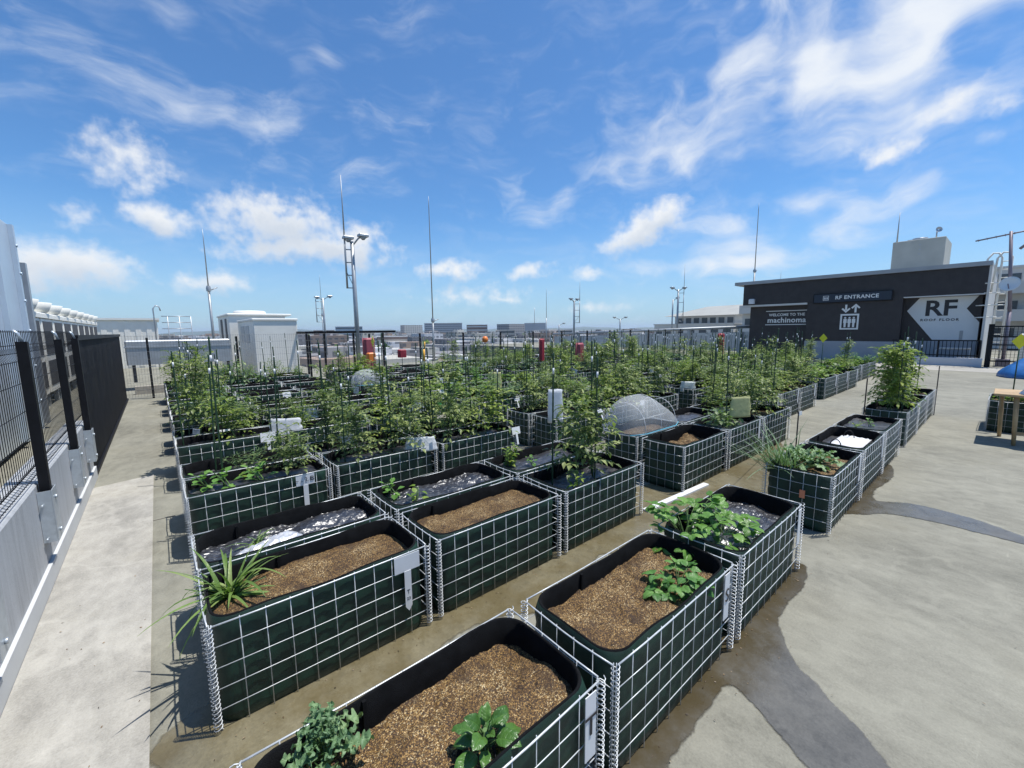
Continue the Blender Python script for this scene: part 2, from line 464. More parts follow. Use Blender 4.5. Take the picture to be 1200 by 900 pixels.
b = MB(); b.box(-30, 70, -14, 21, -1.2, 0); b.box(-30, 5.5, 21, 36, -1.2, 0); b.box(27.5, 70, 21, 40, -1.2, 0)
struct(b.build('roof_deck', M['deck']))
sheet('concrete_path', [(-.698, -3), (-.18, -3), (-.18, 6.63), (-.698, 6.5)], .012, M['slab'])
sheet('apron_pavement', [(22.6, -4), (25.2, -4), (25.2, 4.5), (22.6, 4.5)], .006, M['slab'])
def feather(m):
    t = NT(m.node_tree); bs = t.n['Principled BSDF']
    av = t.node('ShaderNodeAttribute'); av.attribute_name = 'edge'
    co = t.node('ShaderNodeTexCoord').outputs['Object']
    f = t.math('ADD', av.outputs['Fac'], t.math('MULTIPLY', t.math('SUBTRACT', t.noise(co, 11, 7, .7), .5), .8))
    tr = t.node('ShaderNodeBsdfTransparent'); mx = t.node('ShaderNodeMixShader')
    t.l.new(t.sstep(f, .30, .58), mx.inputs[0]); t.l.new(tr.outputs[0], mx.inputs[1]); t.l.new(bs.outputs[0], mx.inputs[2])
    t.l.new(mx.outputs[0], t.n['Material Output'].inputs[0])


feather(M['wet']); feather(M['damp'])


def stain(name, pts, z, m, grow=.05):
    lp = smooth_loop(pts); N = len(lp)
    ar = sum(lp[i][0] * lp[(i + 1) % N][1] - lp[(i + 1) % N][0] * lp[i][1] for i in range(N))
    sg = 1 if ar > 0 else -1
    b = MB(); vals = []; rings = []
    for off, val in ((grow, 0.), (0., .5), (-grow * .7, 1.)):
        r = []
        for i in range(N):
            dx, dy = lp[(i + 1) % N][0] - lp[i - 1][0], lp[(i + 1) % N][1] - lp[i - 1][1]; L = math.hypot(dx, dy) or 1
            r.append(b.vert((lp[i][0] + sg * dy / L * off, lp[i][1] - sg * dx / L * off, z))); vals.append(val)
        rings.append(r)
    for A, B in zip(rings, rings[1:]):
        for i in range(N):
            j = (i + 1) % N
            b.face((A[i], A[j], B[j], B[i]))
    b.face(rings[2])
    me = b.mesh(name, m); at = me.attributes.new('edge', 'FLOAT', 'POINT'); at.data.foreach_set('value', vals)
    o = link(name, me); return struct(o)


stain('wet_patch', [(1.5, 1.08), (2.31, 1.08), (2.71, 1.08), (3.25, 1.05), (3.45, .82), (3.14, .74), (2.92, .75), (2.65, .73), (2.53, .67), (2.37, .57), (2.29, .46), (2.20, .34), (2.14, .25), (2.03, .14), (1.9, .02), (1.7, .02), (1.72, .2), (1.80, .34), (1.89, .50), (1.98, .68), (1.96, .735), (1.86, .74), (1.65, .735), (1.44, .73), (1.27, .72), (1.15, .86)], .004, M['wet'], .035)
stain('wet_trail', [(4.62, 1.05), (5.36, 1.1), (6.37, 1.05), (6.85, .84), (6.29, .72), (5.63, .77), (5.30, .70), (5.44, .50), (5.46, .28), (5.40, .01), (5.24, -.25), (5.17, -.5), (5.08, -.5), (5.08, -.23), (5.09, 0), (5.09, .3), (5.0, .58), (4.8, .74)], .004, M['wet'], .04)
stain('damp_strip', [(-.13, 2.2), (.6, 2.35), (2.4, 2.35), (3.3, 2.35), (3.7, 2.5), (4.6, 2.3), (6.2, 2.2), (7.0, 2.1), (6.4, 1.86), (5.7, 1.70), (5.2, 1.50), (4.85, 1.36), (4.5, 1.72), (4.0, 1.50), (3.6, 1.34), (3.35, 1.62), (3.1, 1.78), (2.7, 1.72), (2.45, 1.88), (2.1, 1.76), (1.75, 1.66), (1.45, 1.84), (1.1, 1.88), (.75, 1.70), (.35, 1.64), (.05, 1.78), (-.1, 1.95)], .004, M['damp'], .05)
b = MB()
b.box(-.18, -.02, 4.985, 4.995, 0, .003); b.box(3.4, 22, -2.302, -2.292, 0, .003)
struct(b.build('deck_joint', pmat('joint_dark', (.10, .09, .075), .9)))


def city_ground_material():
    m, t, b = newmat('city_ground')
    co = t.node('ShaderNodeTexCoord').outputs['Object']
    v = t.node('ShaderNodeTexVoronoi', {'Scale': .02}); t.l.new(co, v.inputs['Vector'])
    s = t.node('ShaderNodeSeparateColor'); t.l.new(v.outputs['Color'], s.inputs[0])
    t.put(b.inputs['Base Color'], t.ramp(s.outputs[0], [(0, (.05, .08, .03)), (.35, (.12, .12, .11)), (.7, (.25, .24, .23)), (1, (.4, .39, .37))]))
    b.inputs['Roughness'].default_value = .9
    return m


b = MB(); S = 9000
b.poly([(-S, -S, -22), (S, -S, -22), (S, S, -22), (-S, S, -22)])
struct(b.build('city_ground', city_ground_material()))
# low hills on the horizon
b = MB(); prev = None
for i in range(140):
    a = R(-25 + i); x, y = sin(a) * 5200, cos(a) * 5200
    h = 6 + 16 * (.5 + .5 * sin(i * .21)) + 9 * sin(i * .67 + 1) + 5 * sin(i * 1.7)
    x2, y2 = sin(a) * 6200, cos(a) * 6200
    cur = [b.vert((x, y, -22)), b.vert((x * 1.08, y * 1.08, h)), b.vert((x2, y2, -22))]
    if prev:
        for k in range(2): b.face((prev[k], cur[k], cur[k + 1], prev[k + 1]), 0, True)
    prev = cur
struct(b.build('hills', pmat('hill_wood', (.06, .09, .05), .9, 0, .4, .004)))

# ------------------------------------------------------------------ planters
LX, LY, HT = 1.03, .50, .50
M_CAGE = M['galv']


def panel(mb, axis, fixed, a0, a1, r=.0022, rt=.0036, n=4, seed=0):
    # welded wire panel in the plane axis ('x': runs along x at y=fixed), very slightly bowed and sagging
    rg = random.Random(seed); p1, p2, am = rg.uniform(0, 6), rg.uniform(0, 6), rg.uniform(.003, .007)
    out = -1 if fixed < (LY / 2 if axis == 'x' else LX / 2) else 1

    def P(a, z, o=0.):
        f = (a - a0) / (a1 - a0); e = sin(pi * f) * (.35 + z)
        d = out * (am * e * (1 + .6 * sin(f * 5 + p1)) + o) ; zz = z - .004 * sin(pi * f) * (z / .5) * (1 + sin(p2))
        return (a, fixed + d, zz) if axis == 'x' else (fixed + d, a, zz)
    k = round((a1 - a0) / .1)
    for i in range(1, 6):
        z = .006 + i * .0985
        mb.tube([P(a0 + (a1 - a0) * q / 6, z) for q in range(7)], rt if i == 5 else r, 6 if i == 5 else n)
    for i in range(k + 1):
        a = a0 + (a1 - a0) * i / k + (rg.uniform(-.0025, .0025) if 0 < i < k else 0)
        mb.tube([P(a, .002, -.0045), P(a, .25, -.0045), P(a, .5045, -.0045)], r, n)


def coil(mb, x, y, turns=24, rad=.0160, r=.0021, n=4, seg=8):
    pts = []
    for i in range(turns * seg + 1):
        a = 2 * pi * i / seg
        pts.append((x + rad * cos(a), y + rad * sin(a), .012 + .492 * i / (turns * seg)))
    mb.tube(pts, r, n)


def rrect(hx, hy, rad, n=7):
    pts = []
    for cx, cy, a0 in ((hx - rad, hy - rad, 0), (-hx + rad, hy - rad, 90), (-hx + rad, -hy + rad, 180), (hx - rad, -hy + rad, 270)):
        for i in range(n + 1):
            a = R(a0 + 90 * i / n)
            pts.append((cx + rad * cos(a), cy + rad * sin(a)))
    # subdivide straight edges
    out = []
    for i, p in enumerate(pts):
        q = pts[(i + 1) % len(pts)]; out.append(p)
        d = math.hypot(q[0] - p[0], q[1] - p[1]); k = 1 if d < .1 else (14 if abs(q[0] - p[0]) > abs(q[1] - p[1]) else 6)
        for j in range(1, k): out.append((p[0] + (q[0] - p[0]) * j / k, p[1] + (q[1] - p[1]) * j / k))
    return out


def liner(seed, depth=.34):
    rg = random.Random(seed); ph = [rg.uniform(0, 6) for _ in range(6)]
    mb = MB(); cx, cy = LX / 2, LY / 2

    def ring(hx, hy, rad, z, wob, wz, bul=0):
        r = []
        for x, y in rrect(hx, hy, rad):
            w = wob * (sin(x * 9 + ph[0]) * .6 + sin(y * 14 + x * 17 + ph[1]) * .4)
            # felt bellies out between the wires
            if bul:
                w += bul * (abs(sin(pi * (x + cx) / .103)) if abs(abs(y) - hy) < .02 else abs(sin(pi * (y + cy) / .1))) * abs(sin(pi * z / .0985))
            L = math.hypot(x / hx, y / hy)
            zz = z + wz * (sin(x * 6 + ph[2]) * .6 + sin(x * 13 + y * 11 + ph[3]) * .4)
            r.append(mb.vert((cx + x + w * x / hx * .6, cy + y + w * y / hy, zz)))
        return r
    rings = []
    rows = [(.008, 0), (.05, 1), (.103, .0), (.15, 1), (.20, .0), (.25, 1), (.298, .0), (.35, 1), (.397, 0), (.45, 1)]
    for z, k in rows:
        rings.append((ring(LX / 2 - .014, LY / 2 - .014, .085, z, .002, 0, .008), 0))
    rings.append((ring(LX / 2 - .016, LY / 2 - .016, .10, .503, .005, .009), 0))
    rings.append((ring(LX / 2 - .021, LY / 2 - .021, .10, .509, .005, .009), 1))
    rings.append((ring(LX / 2 - .026, LY / 2 - .026, .10, .503, .005, .009), 1))
    rings.append((ring(LX / 2 - .030, LY / 2 - .030, .10, .42, .004, 0), 1))
    rings.append((ring(LX / 2 - .034, LY / 2 - .034, .10, depth - .06, .003, 0), 1))
    for (a, ma), (c, mc) in zip(rings, rings[1:]):
        n = len(a)
        for i in range(n):
            j = (i + 1) % n
            mb.face((a[i], a[j], c[j], c[i]), mc, True)
    mb.face(rings[0][0][::-1], 0)
    # heat-welded seam, a slightly raised vertical strip inside the long back wall
    sx = .22 + .2 * rg.random()
    mb.box(sx, sx + .012, LY - .041, LY - .029, .34, .500, 1)
    return mb.mesh('liner', [M['felt_out'], M['felt_in']])


def fill_mesh(name, seed, level, mat, res=36, amp=.012, holes=(), tilt=0., slope=0.):
    rg = random.Random(seed)
    from mathutils import noise
    mb = MB(); hx, hy = LX / 2 - .029, LY / 2 - .029
    nx, ny = res * 2, res
    off = Vector((rg.uniform(0, 50), rg.uniform(0, 50), 0))
    grid = []
    for j in range(ny + 1):
        row = []
        for i in range(nx + 1):
            u, v = -1 + 2 * i / nx, -1 + 2 * j / ny
            # squircle: pull the corners in
            k = max(0, abs(u) - .82) / .18; l = max(0, abs(v) - .62) / .38
            s = 1 - .10 * (k * l) ** 1.0
            x, y = hx * u * (1 - .055 * k * l), hy * v * (1 - .11 * k * l)
            z = level + amp * noise.noise(Vector((x * 5, y * 5, 0)) + off) * 1.6 + amp * .55 * noise.noise(Vector((x * 22, y * 22, 0)) + off)
            z += amp * .35 * noise.noise(Vector((x * 75, y * 75, 3)) + off) + tilt * u + slope * v
            for hx_, hy_, hr, hd in holes:
                dd = math.hypot(x - hx_, y - hy_) / hr
                if dd < 1: z -= hd * (1 - dd * dd)
            row.append(mb.vert((LX / 2 + x, LY / 2 + y, z)))
        grid.append(row)
    for j in range(ny):
        for i in range(nx):
            mb.face((grid[j][i], grid[j][i + 1], grid[j + 1][i + 1], grid[j + 1][i]), 0, True)
    return mb.mesh(name, mat)


LINERS = [liner(s) for s in (1, 2, 3)]
pm = {}
for nm, ax, fx, a0, a1 in (('front', 'x', 0., .012, LX - .012), ('back', 'x', LY, .012, LX - .012), ('left', 'y', 0., .012, LY - .012), ('right', 'y', LX, .012, LY - .012)):
    pm[nm] = []
    for sd in range(3):
        b = MB(); panel(b, ax, fx, a0, a1, seed=sd + len(nm) * 7); pm[nm].append(b.mesh('wire_panel', M_CAGE))
cm = []
for x, y in ((0, 0), (LX, 0), (LX, LY), (0, LY)):
    b = MB(); coil(b, x, y); cm.append(b.mesh('corner_coil', M_CAGE))
b = MB()
panel(b, 'x', 0., .012, LX - .012, n=3); panel(b, 'x', LY, .012, LX - .012, n=3); panel(b, 'y', 0., .012, LY - .012, n=3); panel(b, 'y', LX, .012, LY - .012, n=3)
for x, y in ((0, 0), (LX, 0), (LX, LY), (0, LY)): coil(b, x, y, 17, .0135, .0019, 3, 6)
CAGE = b.mesh('wire_cage', M_CAGE)
SOILS = {}


def get_fill(kind, lv):
    key = (kind, round(lv, 2), rnd.randrange(3))
    if key not in SOILS:
        SOILS[key] = fill_mesh('soil' if kind == 'soil' else 'mulch_film', hash(str(key)) % 999 if False else len(SOILS) + 11, lv, M['soil'] if kind == 'soil' else M['mulch'], 26, .012 if kind == 'soil' else .016)
    return SOILS[key]


def planter(x, y, label, near, fill='soil', lv=.41, own=None):
    t = thing('wire_planter', (x, y, 0), label, 'planter', 'wire caged felt planters in rows on the roof deck', rnd.uniform(-.006, .006))
    link('liner', LINERS[rnd.randrange(3)], t)
    if near:
        for k in ('front', 'back', 'left', 'right'): link('wire_panel', pm[k][rnd.randrange(3)], t)
        for k in range(4): link('corner_coil', cm[k], t)
    else:
        link('wire_cage', CAGE, t)
    f = own or get_fill(fill, lv)
    link('soil' if fill == 'soil' else 'mulch_film', f, t)
    return t


def col_x(c, r):
    if r == 0:
        return (.059, 1.172, 2.298, 4.10, 5.228, 6.339, 7.997, 9.10, 10.21)[c]
    k = (r - 1) // 2
    bx = (.05, 4.055, 7.5 if k == 0 else 8.0, 11.86, 15.7)[c // 3]
    return bx + 1.106 * (c % 3)


def row_y(r, c):
    if r == 0: return .82
    k, h = divmod(r - 1, 2)
    y = 2.06 + 1.81 * k + .56 * h
    b = c // 3
    if k == 0: y += (0, 0, .52, .62, .82)[b]
    else: y += (0, 0, .08, .40, .62)[b]
    return y


def where(r, c):
    # wording that finds a planter: its place in its row and the row counted from the front
    if r == 0: return '%s from the left in the front row' % ORD[c + 1]
    return '%s from the left in the %s row' % (ORD[c + 1], ORD[r + 1])


# ------------------------------------------------------------------ leaves and plants
def ovate(t): return max(0., sin(pi * t ** .85)) ** .85
def lance(t): return max(0., sin(pi * t ** .7)) ** 1.1 * .9
def roundp(t): return max(0., sin(pi * t ** .9)) ** .6
def blade(t): return (1 - t) ** .7 * min(1, .45 + t * 3)
def lobed(t): return max(0., sin(pi * t ** .8)) ** .7 * (.78 + .22 * sin(t * 28))
def ragged(t): return max(0., sin(pi * t ** .75)) ** .6 * (.62 + .38 * sin(t * 37 + 1))
def tomlet(t): return max(0., sin(pi * t ** .75)) ** .9 * (1.15 if .2 < t < .6 else .8)


def leaf(mb, p, d, up, L, W, droop=.6, fold=.25, seg=4, prof=ovate, m=0, curl=0., wave=0., rg=rnd, cross=3):
    d = Vector(d).normalized(); s = d.cross(Vector(up))
    if s.length < 1e-4: s = d.cross(Vector((1, .3, 0)))
    s.normalize(); n = s.cross(d).normalized()
    p = Vector(p); prev = None; st = L / seg
    ph = rg.uniform(0, 6); us = (-1, 0, 1) if cross == 3 else (-1, -.5, 0, .5, 1)
    tw = rg.uniform(-.5, .5) * (1 if cross == 5 else 0)
    for i in range(seg + 1):
        t = i / seg
        w = W * .5 * prof(t)
        if i == 0 or i == seg and prof is not blade:
            cur = [mb.vert(p)]; mb.uv[cur[0]] = (0, t)
        else:
            cur = []
            for u in us:
                au = abs(u)
                h = fold * w * au + (.22 * w * (1 - (2 * au - 1) ** 2) if cross == 5 else 0) - curl * w * au * au
                wv = wave * W * sin(ph + t * 15 + u * 2) * au + tw * w * u * t
                k = mb.vert(p + s * (u * w) + n * (h + wv)); mb.uv[k] = (u, t); cur.append(k)
        if prev:
            N = len(us)
            if len(prev) == 1 and len(cur) == N:
                for j in range(N - 1): mb.face((prev[0], cur[j + 1], cur[j]), m, True)
            elif len(prev) == N and len(cur) == N:
                for j in range(N - 1): mb.face((prev[j], prev[j + 1], cur[j + 1], cur[j]), m, True)
            elif len(prev) == N:
                for j in range(N - 1): mb.face((prev[j], prev[j + 1], cur[0]), m, True)
        prev = cur
        a = -droop / seg
        q = Matrix.Rotation(a, 3, s)
        d = q @ d; n = q @ n
        p = p + d * st


def rdir(rg, el0, el1, az=None):
    a = rg.uniform(0, 2 * pi) if az is None else az
    e = R(rg.uniform(el0, el1))
    return Vector((cos(a) * cos(e), sin(a) * cos(e), sin(e)))


def arc(p, d, L, droop, n=4):
    d = Vector(d).normalized(); s = d.cross(Z)
    if s.length < 1e-4: s = Vector((1, 0, 0))
    s.normalize(); p = Vector(p); out = [p.copy()]; ds = [d.copy()]
    for i in range(n):
        d = Matrix.Rotation(-droop / n, 3, s) @ d
        p = p + d * (L / n); out.append(p.copy()); ds.append(d.copy())
    return out, ds


def tomato_leaf(lf, stm, p, d, L, rg, seg=4, ls=.07):
    pts, ds = arc(p, d, L, rg.uniform(.3, 1.2), 5)
    stm.tube(pts, [.0026, .0022, .0019, .0016, .0013, .001], 3, 0, False)
    for k in (1, 2, 3, 4):
        side = ds[k].cross(Z)
        if side.length < .05: side = Vector((1, 0, 0))
        side.normalize()
        for sg in (-1, 1):
            dd = ds[k] * .6 + side * sg + Vector((0, 0, rg.uniform(-.25, .35)))
            l = ls * rg.uniform(.7, 1.15) * (.65 if k == 1 else 1)
            leaf(lf, pts[k] + side * sg * .004, dd, Z + Vector((rg.uniform(-.6, .6), rg.uniform(-.6, .6), 0)), l, l * rg.uniform(.40, .56), rg.uniform(.1, .9), .3, seg, tomlet, 0, 0, 0, rg)
    leaf(lf, pts[5], ds[5], Z, ls * 1.25, ls * .62, .6, .3, seg, tomlet, 0, 0, 0, rg)


def tomato(seed, h, spread=1., n=16, ls=.07):
    rg = random.Random(seed); lf, st = MB(), MB()
    pts = [Vector((0, 0, -.03))]; x = y = 0
    for i in range(1, 7):
        x += rg.uniform(-.02, .02); y += rg.uniform(-.02, .02)
        pts.append(Vector((x, y, h * .86 * i / 6)))
    st.tube(pts, [.007, .0065, .006, .0055, .005, .004, .003], 5)
    a = rg.uniform(0, 6)
    for i in range(n):
        t = .14 + .86 * (i + .5) / n
        q = t * 6; k = min(5, int(q)); p = pts[k].lerp(pts[k + 1], q - k)
        a += 2.4 + rg.uniform(-.5, .5)
        L = (.27 - .13 * t) * spread * rg.uniform(.75, 1.2)
        tomato_leaf(lf, st, p, rdir(rg, 5 + 40 * t, 35 + 45 * t, a), L, rg, 3, ls * (1 - .25 * t))
        if rg.random() < .45:   # side shoot
            e = rdir(rg, 25, 70, a + .6); sp, sd = arc(p, e, .16 * spread, -.2, 3)
            st.tube(sp, [.004, .0035, .003, .002], 4, 0, False)
            for _ in range(3):
                tomato_leaf(lf, st, sp[rg.choice((2, 3))], rdir(rg, 5, 60), L * .7, rg, 3, ls * .8)
    return lf, st


def bushy(seed, h, n, L, W, prof=ovate, droop=.8, stems=3, seg=3, pet=.07, mixm=None, el=(10, 70), wave=.04):
    # eggplant, pepper, potato, squash: simple leaves on petioles along several stems
    rg = random.Random(seed); lf, st = MB(), MB()
    for sidx in range(stems):
        d = rdir(rg, 58, 88); hh = h * rg.uniform(.7, 1.0)
        pts, ds = arc((rg.uniform(-.02, .02), rg.uniform(-.02, .02), -.02), d, hh, .25, 5)
        st.tube(pts, [.006, .0055, .005, .0045, .0035, .0025], 5)
        a = rg.uniform(0, 6)
        k = n // stems
        for i in range(k):
            t = .2 + .8 * (i + .5) / k
            q = t * 5; j = min(4, int(q)); p = pts[j].lerp(pts[j + 1], q - j)
            a += 2.4 + rg.uniform(-.4, .4)
            e = rdir(rg, el[0], el[1], a)
            pp, pd = arc(p, e, pet * rg.uniform(.6, 1.2), .3, 2)
            st.tube(pp, .0018, 3, 0, False)
            sc = rg.uniform(.65, 1.1) * (1 - .3 * t)
            leaf(lf, pp[-1], pd[-1] + Vector((0, 0, -.2)), Z, L * sc, W * sc, rg.uniform(.3, 1.) * droop, .22, seg, prof, 0, 0, wave, rg)
    return lf, st


def bean(seed, n=9, h=.22, L=.085):
    rg = random.Random(seed); lf, st = MB(), MB()
    for i in range(n):
        d = rdir(rg, 35, 85, i * 2.4 + rg.uniform(-.3, .3))
        pts, ds = arc((rg.uniform(-.02, .02), rg.uniform(-.02, .02), -.02), d, h * rg.uniform(.5, 1.15), .55, 4)
        st.tube(pts, [.003, .0028, .0024, .002, .0016], 4)
        e = ds[-1]; e = Vector((e.x, e.y, e.z * .4)).normalized(); side = e.cross(Z).normalized()
        l = L * rg.uniform(.75, 1.15)
        for sg, f in ((-1, .9), (1, .9), (0, 1.05)):
            dd = side * sg + e * (.35 if sg else 1) + Vector((0, 0, rg.uniform(-.15, .25)))
            leaf(lf, pts[-1] + dd * .008, dd, Z + Vector((rg.uniform(-.5, .5), rg.uniform(-.5, .5), 0)), l * f, l * f * rg.uniform(.6, .8), rg.uniform(.2, .9), .16, 8, ovate, 0, 0, .04, rg, 5)
    return lf, st


def rosette(seed, n, L, W, prof, el=(25, 75), droop=.9, wave=.08, seg=8, stem_h=.05):
    rg = random.Random(seed); lf, st = MB(), MB()
    st.tube([(0, 0, -.04), (0, 0, stem_h)], [.012, .008], 8)
    for i in range(n):
        t = i / n
        a = i * 2.4 + rg.uniform(-.2, .2); e = el[0] + (el[1] - el[0]) * t + rg.uniform(-8, 8)
        d = Vector((cos(a) * cos(R(e)), sin(a) * cos(R(e)), sin(R(e))))
        p = Vector((cos(a) * .008, sin(a) * .008, stem_h * (.3 + .7 * t)))
        l = L * rg.uniform(.75, 1.1) * (1 - .35 * t)
        pp, pd = arc(p, d, l * .4, .15, 3)
        st.tube(pp, [.0035, .003, .0026, .002], 4)
        leaf(lf, pp[-1], pd[-1], Z + Vector((rg.uniform(-.3, .3), rg.uniform(-.3, .3), 0)), l, W * l / L * rg.uniform(.85, 1.1), droop * rg.uniform(.5, 1.3), .25, seg, prof, 0, .0, wave, rg, 5)
    return lf, st


def grassweed(seed, n=34, L=.34, W=.02):
    rg = random.Random(seed); lf, st = MB(), MB()
    for i in range(n):
        a = rg.uniform(0, 2 * pi)
        d = rdir(rg, 22, 80, a)
        leaf(lf, (rg.uniform(-.03, .03), rg.uniform(-.03, .03), -.01), d, Z, L * rg.uniform(.5, 1.15), W * rg.uniform(.6, 1.15), rg.uniform(.6, 1.9), .3, 9, blade, 0, 0, .02, rg)
    for i in range(9):
        pts, _ = arc((rg.uniform(-.02, .02), rg.uniform(-.02, .02), -.01), rdir(rg, 15, 70), L * .55, .3, 3)
        st.tube(pts, [.004, .0035, .003, .002], 5)
    return lf, st


def leek(seed, n=46, L=.34):
    rg = random.Random(seed); lf, st = MB(), MB()
    for i in range(n):
        o = Vector((rg.uniform(-.10, .06), rg.uniform(-.10, .10), 0))
        d = rdir(rg, 28, 75, rg.gauss(pi * .80, .9))
        leaf(lf, o, d, Z, L * rg.uniform(.5, 1.25), .013, rg.uniform(-.1, .8), .4, 6, blade, 0, 0, 0, rg)
        st.tube([o, o + d * .06], [.004, .003], 4)
    return lf, st


NEAR_PLANTS = {}
def plant(kind, lfst, mat, loc, label, cat='plant', rz=0, name=None, sc=1., group=None):
    lf, st = lfst
    t = thing(name or kind, loc, label, cat, group, rz); t.scale = (sc,) * 3
    st.build('stem', M['stem'], t); lf.build('foliage', mat, t)
    return t


# shared prototypes for the field: one mesh each (foliage and stem as two materials)
def merged(name, lfst, mat):
    lf, st = lfst
    b = MB(); b.v = lf.v + st.v; k = len(lf.v)
    b.f = lf.f + [tuple(i + k for i in f) for f in st.f]
    b.uv = dict(lf.uv); b.m = [0] * len(lf.f) + [1] * len(st.f); b.sm = lf.sm + st.sm
    return b.mesh(name, [mat, M['stem']])


PROTO = {
    'tomato_plant': [merged('tomato_plant', tomato(20 + i, h, s, n, .062), M['tomy' if i in (1, 4) else 'tom']) for i, (h, s, n) in enumerate(((.70, 1.2, 30), (.54, 1.3, 28), (.88, 1.1, 38), (.46, 1.35, 28), (.58, 1.35, 32), (.42, 1.25, 24)))],
    'tall_tomato': [merged('tomato_plant', tomato(90 + i, h, 1.15, 58, .07), M['tomy']) for i, h in enumerate((1.12, 1.02, .95))],
    'eggplant_bush': [merged('eggplant_bush', bushy(40 + i, h, n, .13, .085, lobed, .9, 5, 4, .08), M['dark']) for i, (h, n) in enumerate(((.5, 75), (.42, 65), (.58, 85)))],
    'pepper_bush': [merged('pepper_bush', bushy(50 + i, h, n, .085, .036, lance, .8, 7, 3, .05), M['dark' if i % 2 else 'tomy']) for i, (h, n) in enumerate(((.48, 150), (.4, 130), (.55, 170)))],
    'squash_vine': [merged('squash_vine', bushy(60 + i, h, n, .12, .12, lobed, 1.0, 6, 4, .12), M['yel']) for i, (h, n) in enumerate(((.38, 60), (.3, 54)))],
    'basil_bush': [merged('basil_bush', bushy(70 + i, h, n, .08, .055, ovate, .6, 6, 3, .03), M['bean' if i else 'yel']) for i, (h, n) in enumerate(((.32, 130), (.38, 150)))],
    'seedling': [merged('seedling', bushy(80 + i, h, n, .07, .055, roundp, .6, 2, 4, .03), M['bean' if i % 2 else 'yel']) for i, (h, n) in enumerate(((.14, 10), (.18, 14), (.12, 8)))],
}
KIND_WORD = {'tomato_plant': 'bushy tomato plant', 'eggplant_bush': 'broad-leaved eggplant bush', 'pepper_bush': 'narrow-leaved pepper bush', 'squash_vine': 'yellow-green squash vine', 'basil_bush': 'light green basil bush', 'seedling': 'small green seedling'}
KIND_CROP = {'tomato_plant': 'tomatoes', 'eggplant_bush': 'eggplants', 'pepper_bush': 'peppers', 'squash_vine': 'squash', 'basil_bush': 'basil', 'seedling': 'seedlings'}
KIND_GROUP = {'tomato_plant': 'tomato plants in the planters', 'eggplant_bush': 'eggplants in the planters', 'pepper_bush': 'pepper bushes in the planters', 'squash_vine': 'squash vines in the planters', 'basil_bush': 'basil bushes in the planters', 'seedling': 'seedlings in the planters'}

# garden stakes
def stake_meshes(h, seed):
    rg = random.Random(seed)
    b = MB(); pts, rs = [], []
    n = int(h / .05)
    for i in range(n * 2 + 1):
        z = h * i / (n * 2); pts.append((0, 0, z)); rs.append(.0068 if i % 2 else .0078)
    pts.append((0, 0, h + .012)); rs.append(.002)
    b.tube(pts, rs, 6)
    p = b.mesh('garden_stake', M['stake'])
    b = MB(); b.cyl(0, 0, h * .86, h * .86 + .05, .0085, 8)
    return p, b.mesh('tape_band', M['white'])


STAKES = [stake_meshes(h, i) for i, h in enumerate((1.15, 1.28, 1.0, 1.2, 1.36))]


def stake(x, y, z, label, v=None, lean=.02):
    p, tp = STAKES[rnd.randrange(len(STAKES)) if v is None else v]
    o = link('garden_stake', p, None, (x, y, z)); tag(o, label, 'garden stake', 'green garden stakes with white tape bands')
    o.rotation_euler = (rnd.uniform(-lean, lean), rnd.uniform(-lean, lean), rnd.uniform(0, 6))
    link('tape_band', tp, o)
    return o


cards = []
for i, (w_, h_) in enumerate(((.10, .07), (.07, .10), (.14, .09), (.06, .06))):
    b = MB(); b.box(-.003, .003, -.002, .002, 0, .10); pole_ = b.mesh('label_stem', M['white'])
    b = MB(); b.prism([(-w_ / 2, .09), (w_ / 2, .09), (w_ / 2, .09 + h_), (-w_ / 2, .09 + h_)], lambda a, c, d: (a, d - .12 * (c - .09), c), -.005, -.002)
    b2 = MB()
    for q in range(3): b2.prism([(-w_ * .38, .09 + h_ * (.25 + q * .22)), (w_ * (.1 + .1 * q), .09 + h_ * (.25 + q * .22)), (w_ * (.1 + .1 * q), .09 + h_ * (.31 + q * .22)), (-w_ * .38, .09 + h_ * (.31 + q * .22))], lambda a, c, d: (a, d - .12 * (c - .09), c), -.0062, -.0055)
    cards.append((pole_, b.mesh('label_plate', M['white']), b2.mesh('scribble', M['ink'])))


def card(x, y, z, label):
    p_, q_, k_ = cards[rnd.randrange(4)]
    o = link('plant_label', p_, None, (x, y, z)); o.rotation_euler = (rnd.uniform(-.25, .1), rnd.uniform(-.2, .2), rnd.uniform(-.9, .3))
    tag(o, label, 'plant label', 'white plant labels on planters'); s_ = rnd.uniform(.9, 1.5); o.scale = (s_, s_, s_)
    q = link('label_plate', q_, o); link('scribble', k_, q)


